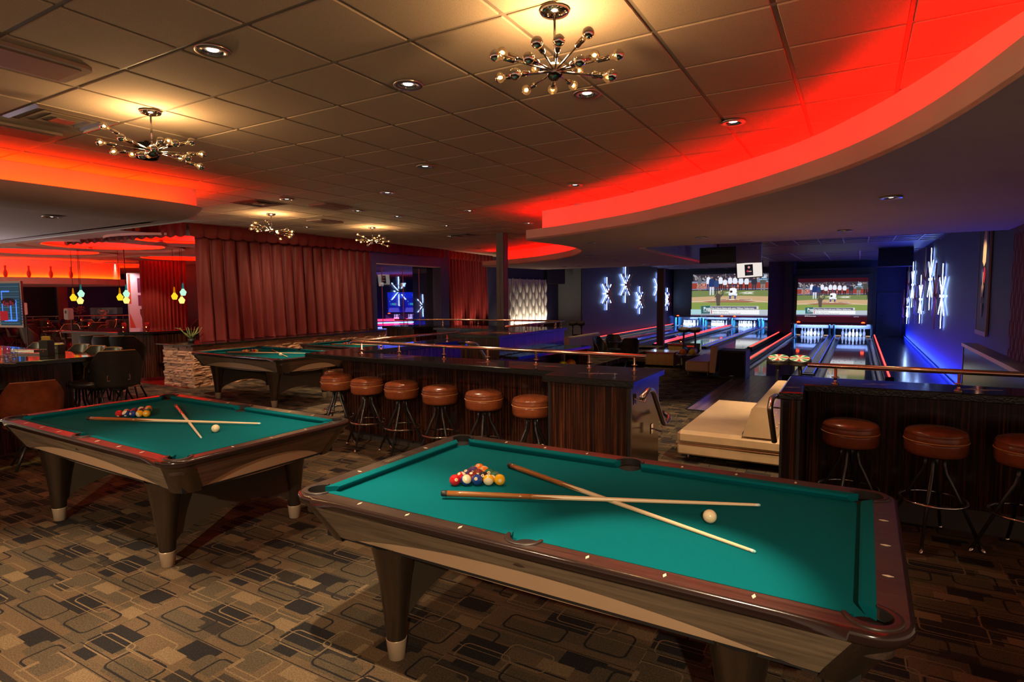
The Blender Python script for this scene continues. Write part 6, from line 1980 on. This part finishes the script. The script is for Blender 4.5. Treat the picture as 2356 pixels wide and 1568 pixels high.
for k in range(40):
    a = r_.uniform(0, 2*pi); e = r_.uniform(.2, 1); z = .2+r_.uniform(.1, .35)
    mb.tube([(0, 0, .18), (cos(a)*e*.12, sin(a)*e*.12, z), (cos(a)*e*.25, sin(a)*e*.25, z+.04)], .005, 4); mb.sphere(.022, (cos(a)*e*.25, sin(a)*e*.25, z+.05), 6)
mb.build('blossoms', plain('blossom', (.5, .3, .25), .7), fl)
# dispensers and switches on the blue wall
for px, py, w_, h_, lb in ((60, 710, .22, .30, 'white dispenser on the dark blue wall'), (163, 722, .22, .26, 'white dispenser beside the brown column')):
    b = at_y(px, 14.8 if px < 100 else 13.5); d = ((py-(671+(1981-px)*.0082))/FPX)*b.y
    t = thing('dispenser', (b.x, b.y, CAM_H-d-h_/2), TH, lb, 'dispenser')
    mb = MB(); mb.box(-w_/2, w_/2, 0, .12, 0, h_, ch=.02); mb.build('casing', M['white'], t)
    mb = MB(); mb.box(-.03, .04, -.003, 0, h_*.55, h_*.8); mb.build('window', M['black'], t)
    mb = MB(); mb.box(-.02, .02, .1, .12, -b.y*0 - (CAM_H-d-h_/2), 0); mb.build('stand', M['black'], t)
# plant at the end of the stone wall
pl = thing('potted_plant', W(-11.55, 7.05, .832), 0, 'small succulent with bent stems at the end of the stone wall, behind the curtain', 'plant')
mb = MB(); mb.lathe([(.05, 0), (.065, .07), (.055, .07)], 14); mb.build('pot', M['black'], pl)
for k in range(9):
    a = 2*pi*k/9 + .4; mb = MB(); e = .10+.05*(k % 3)
    mb.tube([(0, 0, .06), (cos(a)*e*.5, sin(a)*e*.5, .16), (cos(a)*e, sin(a)*e, .20+.08*(k % 2)), (cos(a)*e*1.4, sin(a)*e*1.4, .30)], [.010, .010, .009, .004], 6); mb.build('stem', plain('succulent', (.14, .20, .06), .5), pl)

# ================================================================== THINGS ON THE LEFT BAR
def onbar(px, py): 
    p = G(px, py, CTZ); return Vector((p.x, p.y, CTZ))
p = onbar(109, 818)
t = thing('menu_stand', p, TH+.45, 'tall black menu stand with a red badge on the left bar', 'menu stand')
mb = MB(); mb.box(-.058, .058, -.05, .05, 0, .19, ch=.003); mb.build('body', M['black'], t)
vs, fs = text_mesh('JIM BEAM', .022, bold=.01); mb = MB(); mb.add(vs, fs, TRS((0, -.0515, .082), (pi/2, 0, 0))); mb.build('lettering', M['pearl'], t)
mb = MB(); mb.lathe([(.014, 0), (.0001, .001)], 14, TRS((0, -.0512, .055), (pi/2, 0, 0)), cap=False); mb.build('badge', plain('badge_red', (.4, .02, .03), .4), t)
mb = MB(); mb.box(-.045, .035, -.02, .02, .191, .235); mb.build('card', plain('card_yellow', (.75, .5, .03), .5), t)
p = onbar(133, 812)
t = thing('napkin_holder', p, TH+.35, 'low black napkin holder beside the tall menu stand', 'napkin holder')
mb = MB(); mb.box(-.075, .06, -.05, .05, 0, .11, ch=.003); mb.build('body', M['black'], t)
mb = MB(); mb.box(-.07, .055, -.045, .045, .11, .118); mb.build('napkins', plain('napkin', (.75, .62, .12), .7), t)
vs, fs = text_mesh('JIM BEAM', .018, bold=.01); mb = MB(); mb.add(vs, fs, TRS((.0, -.0515, .07), (pi/2, 0, 0))); mb.build('lettering', M['pearl'], t)
g0 = None
for i, (px, py) in enumerate([(6+12*a + (b % 2)*6, 836-7*b) for b in range(4) for a in range(3)]):
    p = onbar(px, py)
    if g0 is None:
        g0 = thing('drinking_glass', p, 0, 'x', 'glass', 'upturned glasses on the left bar')
        mb = MB(); mb.lathe([(.030, 0), (.026, .085), (.0001, .087)], 16, cap=False); mb.build('bowl', M['glass'], g0)
        mb = MB(); mb.lathe([(.0295, .0), (.031, .002), (.0295, .004)], 16, cap=False); mb.build('rim', M['chrome'], g0); g = g0
    else: g = copy_tree(g0, p)
    g['label'] = 'clear upturned glass standing with others at the left end of the bar'
for k, (px, py, sx, lb) in enumerate(((62, 806, .42, 'long narrow tray of glasses rims on the left bar, the farther one'), (70, 815, .40, 'long narrow tray on the left bar, the nearer one'))):
    p = onbar(px, py); mb = MB(); mb.box(-sx/2, sx/2, -.06, .06, 0, .018, ch=.004); mb.build('bar_tray', M['steel'], None, p, TH+.25+.25*k, lb.replace(' of glasses rims', ''), 'tray')

# ================================================================== ROOM SEEN THROUGH THE BLUE FRAME
wallbox('floor_far_lanes', plain('uv_lane', (.03, .04, .12), .12), (-23, -12.2, 13.96, 45, -.10, .0), (-34, -23, 24.5, 45, -.10, 0))
wallbox('wall_far_lanes', M['paint_blue'], (-34, -33.8, 14, 46, -.5, 3.4), (-34, -12.6, 45, 45.3, -.5, 3.4), (-34, -23, 24.4, 24.5, -.5, 3.4))
wallbox('ceiling_far_lanes', M['soffit'], (-34, -12.5, 13.96, 45, 3.1, 3.15))
# glass doors
gd = thing('glass_partition', W(-11.7, 12.3, .0), TH, 'clear glass partition with steel fittings inside the blue frame', 'glass partition')
for a, b in ((0, .50), (.505, 1.40), (1.405, 2.15), (2.155, 2.88)):
    mb = MB(); mb.box(-.006, .006, a, b, .02, 2.55); mb.build('pane', M['glass'], gd)
for y in (.5025, 1.4025, 2.1525):
    mb = MB(); mb.box(-.009, .009, y-.006, y+.006, .02, 2.55); mb.build('seam', M['red_seam'] if 'red_seam' in M else M.setdefault('red_seam', plain('red_seam', (.35, .06, .08), .3)), gd)
for y in (.47, 1.40):
    mb = MB(); mb.box(-.03, .03, y-.06, y+.06, 2.0, 2.10); mb.build('patch_fitting', M['chrome'], gd)
mb = MB(); mb.tube([(0.02, .50, 2.04), (.02, 1.40, 2.04)], .010, 8); mb.build('top_bar', M['steel'], gd)
# masking units with curtain picture, and pins
q = Pic(); q.rect(0, 0, 100, 100, (20, 28, 190)); q.rect(0, 0, 100, 30, (12, 40, 235)); 
rr_ = random.Random(8)
for k in range(22): x = rr_.uniform(3, 96); y = rr_.uniform(3, 27); q.rect(x, y, x+1.4, y+3, rr_.choice([(70, 90, 255), (60, 220, 230), (120, 130, 255)]))
q.poly([(42, 30), (58, 30), (48, 100), (40, 60)], (10, 10, 120)); q.poly([(44, 30), (60, 30), (62, 70), (57, 100)], (10, 10, 120))
for x in (2, 60): q.poly([(x, 100), (x+4, 78), (x+36, 78), (x+40, 100)], (95, 85, 230))
for x, y in ((8, 60), (72, 60)):
    for ch_, dx, c in (('K', 0, (60, 110, 255)), ('I', 6, (80, 160, 255)), ('N', 8, (60, 220, 220)), ('G', 14, (70, 230, 170)), ('S', 20, (210, 110, 200))): q.text(ch_, x+dx, y, 15, c, .55, bold=.03)
    q.oval(x, y-14, 1.2, 2.4, (90, 250, 180))
mk_ = pic_mat(.75, 'mask_picture')
for k, (pa_, pb_) in enumerate(((897, 962), (969, 1036))):
    a = at_y(pa_, 40); b = at_y(pb_, 40); wd = (b-a).length
    t = thing('masking_unit', (a.x, a.y, .62), 0, ('left' if k == 0 else 'right') + ' violet masking unit with a drawn-back curtain picture beyond the glass', 'masking unit', 'masking units beyond the glass')
    mb = MB(); mb.box(0, wd, 0, .1, 0, 1.33); mb.build('panel', M['black'], t)
    q.build('picture', mk_, t, 0, 0, 100, 100, wd, 1.33, Matrix.Translation((0, -.01, 0)))
    for x in (.1, wd-.1):
        mb = MB(); mb.lathe([(.08, 0), (.08, .04), (.0001, .06)], 12, Matrix.Translation((x, -.1, -.10))); mb.build('beacon', M['beacon'], t)
    mb = MB(); mb.box(0, wd, .6, .62, -.62, -.1); mb.build('pit_curtain', M['black'], t)
    for x in (0.05, wd*.5, wd-.05):
        mb = MB(); mb.prism([(0, 0), (.55, 0), (.45, .20), (.25, .32), (.1, .42), (0, .42)], -.02, .02, TRS((x-.2, -.1, -.60), (pi/2, 0, 0))); mb.build('kickback', M['teal'], t)
    for j in range(2):
        for i in range(4):
            o = pin_copy(Vector((a.x + wd*(.22+.5*j)+i*.10, a.y+.1+.1*(i % 2), .02))); tag(o, 'white pin beyond the glass partition', 'bowling pin', 'pins beyond the glass'); o.scale = (1.2, 1.2, 1.2)
for k, Y_ in enumerate((34, 37, 39)):
    a = at_y(820, Y_); b = at_y(1060, Y_+2.5); mb = MB(); d = b-a
    mb.box(0, d.length, -.05, .05, .10, .16)
    o = mb.build('light_strip', M['led_pink'] if k else M['led_blue'], None, (a.x, a.y, .02), atan2(d.y, d.x), 'violet glowing strip on the lanes beyond the glass, %s' % ('nearest', 'middle', 'farthest')[k], 'light strip')
M2 = M['star_bronze']
star_lamp(W(-14.5, 21.0, 2.0), TH+.9, 1.5, 'blue-lit star beyond the glass, the larger one below the steel fitting', M['black'], 'stars beyond the glass')
star_lamp(W(-14.6, 23.2, 1.35), TH+.9, 1.25, 'blue-lit star beyond the glass, the smaller one between the masking units', M['black'], 'stars beyond the glass')
for k in range(2):
    l = light('AREA', 'uv_wash', W(-16-5*k, 24, 2.9), 90, (.05, .10, 1), shape='SQUARE', size=3.0)
# ================================================================== CEILING FITTINGS
def diffuser(u, v, label):
    t = thing('air_diffuser', W(u, v, CZ-.012), TH, label, 'vent', 'square air diffusers')
    for k, (a, b_, z0, z1) in enumerate(((.298, .240, 0, -.012), (.215, .165, -.014, .004), (.14, .10, -.014, .004))):
        mb = MB()
        def sq(h, z): return [(-h, -h, z), (h, -h, z), (h, h, z), (-h, h, z)]
        mb.grid([sq(a, z0), sq(b_+.02, z1), sq(b_, z1+.03)], smooth=False, closed=True); mb.build('ring', M['tbar_dark'], t)
    mb = MB(); mb.box(-.07, .07, -.07, .07, -.016, -.010); mb.build('centre_plate', M['tbar_dark'], t)
    mb = MB(); mb.box(-.28, .28, -.28, .28, .006, .010); mb.build('duct', M['black'], t)
M['tbar_dark'] = plain('tbar_dark', (.22, .16, .13), .35)
def flat_panel(u, v, w, d, label):
    t = thing('ceiling_speaker', W(u, v, CZ-.012), TH, label, 'ceiling panel', 'flat ceiling panels')
    mb = MB(); n = 6; pts = []
    for sx, sy, a0 in ((1, 1, 0), (-1, 1, 90), (-1, -1, 180), (1, -1, 270)):
        for k in range(n): a = R(a0+90*k/(n-1)); pts.append((sx*(w/2-.05)+.05*cos(a), sy*(d/2-.05)+.05*sin(a)))
    mb.prism(pts, -.022, 0); mb.build('frame', M['tbar'], t)
    mb = MB(); mb.box(-w/2+.055, w/2-.055, -d/2+.055, d/2-.055, -.028, -.020); g_ = mb.build('grille', plain('panel_grille', (.24, .15, .11), .6, bmp=.4, bscale=300), t)
    mb = MB(); mb.cyl(.012, -.031, -.028, 10); mb.build('knob', M['tbar_dark'], g_)
diffuser(-5.60, 2.44, 'square air diffuser left of the left chandelier, at the left edge')
diffuser(-8.05, 6.10, 'square air diffuser behind the tip of the left soffit')
diffuser(-8.24, 11.9, 'square air diffuser near the grey post')
flat_panel(-4.39, 1.53, .42, .98, 'flat rounded ceiling panel at the upper left edge, tinted red')
flat_panel(-6.27, 2.2, .40, .92, 'flat rounded ceiling panel between the diffuser and the left red cove')
flat_panel(-8.9, 8.2, .42, .60, 'flat ceiling panel behind the left small chandelier')
flat_panel(-7.35, 6.9, .40, .60, 'flat ceiling panel between two downlights in the middle distance')
t = thing('ceiling_spotlight', W(-5.72, 3.16, CZ-.012), TH, 'black cylindrical ceiling spotlight behind the left chandelier', 'spotlight')
mb = MB(); mb.cyl(.02, -.03, 0, 12); mb.lathe([(.10, -.03), (.105, -.04), (.105, -.13), (.085, -.16), (.085, -.13), (.0001, -.12)], 24); mb.build('housing', M['black_gloss'], t)
# half wall at the right running towards the lanes
t = thing('balustrade', W(1.25, 7.5, LZ), TH, 'dark glossy balustrade with a steel cap running back from the right counter', 'balustrade')
mb = MB(); mb.box(-.05, .06, -2.1, 2.08, 0, 1.47); mb.build('panel', M['black_gloss'], t)
mb = MB(); mb.box(-.07, .09, -2.1, 2.11, 1.47, 1.51); mb.build('cap', M['steel'], t)
mb = MB(); mb.box(-.055, .065, 2.06, 2.09, 0, 1.47); mb.build('end_trim', M['black_metal'], t)
# ================================================================== SPUTNIK CHANDELIERS
HUB = Vector((.23, 3.14, 2.866))
obs = [(1139.8, 127.4, 1), (1155, 120.5, 0), (1216.4, 133.5, 1), (1235.5, 97.5, 1), (1286, 93, 1), (1353.4, 76, 1), (1368, 126.6, 0), (1422.3, 125.8, 1), (1334.2, 139.6, 1),
       (1332, 162.6, 0), (1407, 173.3, 1), (1400, 178, 0), (1319, 196.2, 0), (1271.5, 205.4, 0), (1211, 207, 0), (1149.8, 178.6, 0), (1185, 170, 1), (1233, 156.4, 0)]
RA = .345
dirs = []
for px, py, near_ in obs:
    r_ = G(px, py, 9.0) - Vector((0, 0, CAM_H)); r_.normalize()
    o_ = Vector((0, 0, CAM_H)) - HUB
    b = o_.dot(r_); c = o_.dot(o_) - RA*RA; disc = b*b-c
    t_ = -b + (sqrt(disc) if not near_ else -sqrt(disc)) if disc > 0 else -b
    d = (o_ + r_*t_).normalized(); dirs.append(d)
def make_chandelier():
    t = thing('chandelier', HUB - Vector((0, 0, 0)), 0, 'x', 'chandelier', 'starburst chandeliers')
    top = CZ-.012 - HUB.z
    mb = MB(); mb.lathe([(.075, top), (.078, top-.006), (.070, top-.018), (.03, top-.03), (.012, top-.032)], 28, cap=False); mb.build('ceiling_rose', M['chrome'], t)
    mb = MB(); mb.cyl(.0065, .03, top-.02, 12); mb.build('rod', M['chrome'], t)
    mb = MB(); mb.sphere(.046, n=28); mb.build('hub', M['chrome_dark'], t)
    for d in dirs:
        X = d.to_track_quat('Z', 'Y').to_matrix().to_4x4()
        mb = MB(); mb.cyl(.0045, .04, .25, 10, X); mb.lathe([(.0045, .235), (.0125, .240), (.0135, .244), (.0135, .300), (.011, .302)], 14, X); a = mb.build('arm', M['chrome_dark'], t)
        mb = MB(); prof = [(.010, .298), (.012, .304)] + [(.0278*sin(pi*(1-k/12)), RA+.0278*cos(pi*(1-k/12))*1.0) for k in range(2, 7)]
        mb.lathe(prof, 20, X, cap=False); b_ = mb.build('bulb', M['bulb_glass'], a)
        mb = MB(); mb.lathe([(max(1e-4, .0279*sin(pi*(1-k/12))), RA+.0279*cos(pi*(1-k/12))) for k in range(6, 13)], 20, X, cap=False); mb.build('mirror_cap', M['chrome'], a)
        mb = MB(); mb.lathe([(.0001, RA-.016), (.0085, RA-.008), (.0085, RA+.002), (.0001, RA+.009)], 8, X, cap=False); mb.build('filament', M['filament'], a)
    return t
m_, nt_, b_ = nmat('bulb_glass')
tr = N(nt_, 'ShaderNodeBsdfTransparent'); tr.inputs[0].default_value = (1, .82, .55, 1); mx = N(nt_, 'ShaderNodeMixShader'); em = N(nt_, 'ShaderNodeEmission')
em.inputs[0].default_value = (1, .48, .16, 1); em.inputs[1].default_value = .55
gl = N(nt_, 'ShaderNodeBsdfGlossy'); gl.inputs['Roughness'].default_value = .03; mx2 = N(nt_, 'ShaderNodeMixShader'); mx2.inputs[0].default_value = .10
mx.inputs[0].default_value = .3
nt_.links.new(tr.outputs[0], mx.inputs[1]); nt_.links.new(em.outputs[0], mx.inputs[2]); nt_.links.new(mx.outputs[0], mx2.inputs[1]); nt_.links.new(gl.outputs[0], mx2.inputs[2])
nt_.links.new(mx2.outputs[0], nt_.nodes['Material Output'].inputs[0])
M['bulb_glass'] = m_
ch0 = make_chandelier(); ch0['label'] = 'starburst chandelier nearest the camera, at the top of the photo'
for (x, y), rz, lb in (((-2.78, 4.72), 1.0, 'starburst chandelier over the left pool table'), ((-4.18, 10.5), 2.2, 'small-looking starburst chandelier before the velvet valance, left of the two'),
                       ((-2.92, 12.65), .6, 'small-looking starburst chandelier before the velvet valance, right of the two')):
    copy_tree(ch0, (x, y, 2.862), rz, lb)
for x, y in ((.23, 3.14), (-2.78, 4.72), (-4.18, 10.5), (-2.92, 12.65)):
    light('POINT', 'chandelier_glow', (x, y, 2.95), 24, (1, .60, .25), shadow_soft_size=.05)
# ================================================================== CEILING DOWNLIGHTS (fixture and its lamp)
def make_downlight():
    t = thing('downlight', (0, 0, 0), 0, 'x', 'downlight', 'recessed downlights')
    mb = MB(); mb.lathe([(.058, .03), (.060, -.004), (.095, -.006), (.100, -.002), (.100, .004)], 28, cap=False); mb.build('trim_ring', M['steel'], t)
    mb = MB(); mb.lathe([(.0575, -.001), (.045, .05), (.001, .055)], 24, cap=False); mb.build('baffle', M['black_gloss'], t)
    mb = MB(); mb.lathe([(.033, .018), (.030, .006), (.012, .002), (.0001, .0015)], 20, cap=False); mb.build('bulb', M['lamp'], t)
    return t
dl0 = make_downlight()
used = False
def place_down(p, energy, label, col=WARM, size=R(72), blend=.5, scale=1.0):
    global used
    o = dl0 if not used else copy_tree(dl0)
    used = True
    o.location = p; o['label'] = label
    if energy:
        light('SPOT', 'downlight_beam', (p[0], p[1], p[2]-.02), energy, col, (0, 0, 0), spot_size=size, spot_blend=blend, shadow_soft_size=.035)
where = ['between the two big chandeliers, the left one', 'between the two big chandeliers, the right one', 'just below the nearest chandelier', 'right of the nearest chandelier by the red cove',
         'alone in the middle of the ceiling', 'by the left end of the big red cove', 'left of the middle, in the fourth row back', 'right of the small chandeliers', 'left of the small chandeliers, above the vent', 'above the right small chandelier, left of a pair',
         'above the right small chandelier, right of a pair', 'alone left of the red cove tip', 'beside the tip of the big red cove', 'close behind the left small chandelier', 'close behind the right small chandelier', 'before the far end of the valance', 'among the far tiles left of the grey post']
for i, (u, v, e) in enumerate(DOWN):
    place_down(W(u, v, CZ-.022), e, 'recessed downlight in the tiled ceiling, ' + where[i])
for u, v, e, a in UNSEEN:
    place_down(W(u, v, CZ-.022), e, 'recessed downlight in the tiled ceiling outside the frame', size=R(a), blend=.6)
ws = ['the large one at the right', 'right of the middle', 'above the black hanging television', 'left of the black hanging television', 'lowest row, third from the left', 'lowest row near the second red cove', 'lowest row above the red post', 'lowest row, farthest right', 'lowest row, second from the left', 'lowest row, farthest left']
for (px, py, e), l_ in zip(SOFFIT, ws):
    p = G(px, py, SZ-.012); place_down(p, e, 'recessed downlight in the smooth dropped ceiling, ' + l_)
p = G(119, 499, 2.69); place_down(p, 60, 'yellowish recessed downlight in the soffit over the left bar', col=(1, .8, .25))
for px, py in ((208, 573), (370, 557), (333, 590), (230, 598), (213, 610), (264, 607), (316, 604), (402, 584), (40, 588), (237, 625), (260, 624), (344, 620)):
    p = G(px, py, 2.99); place_down(p, 170, 'small recessed downlight in the red-lit dining-room ceiling')
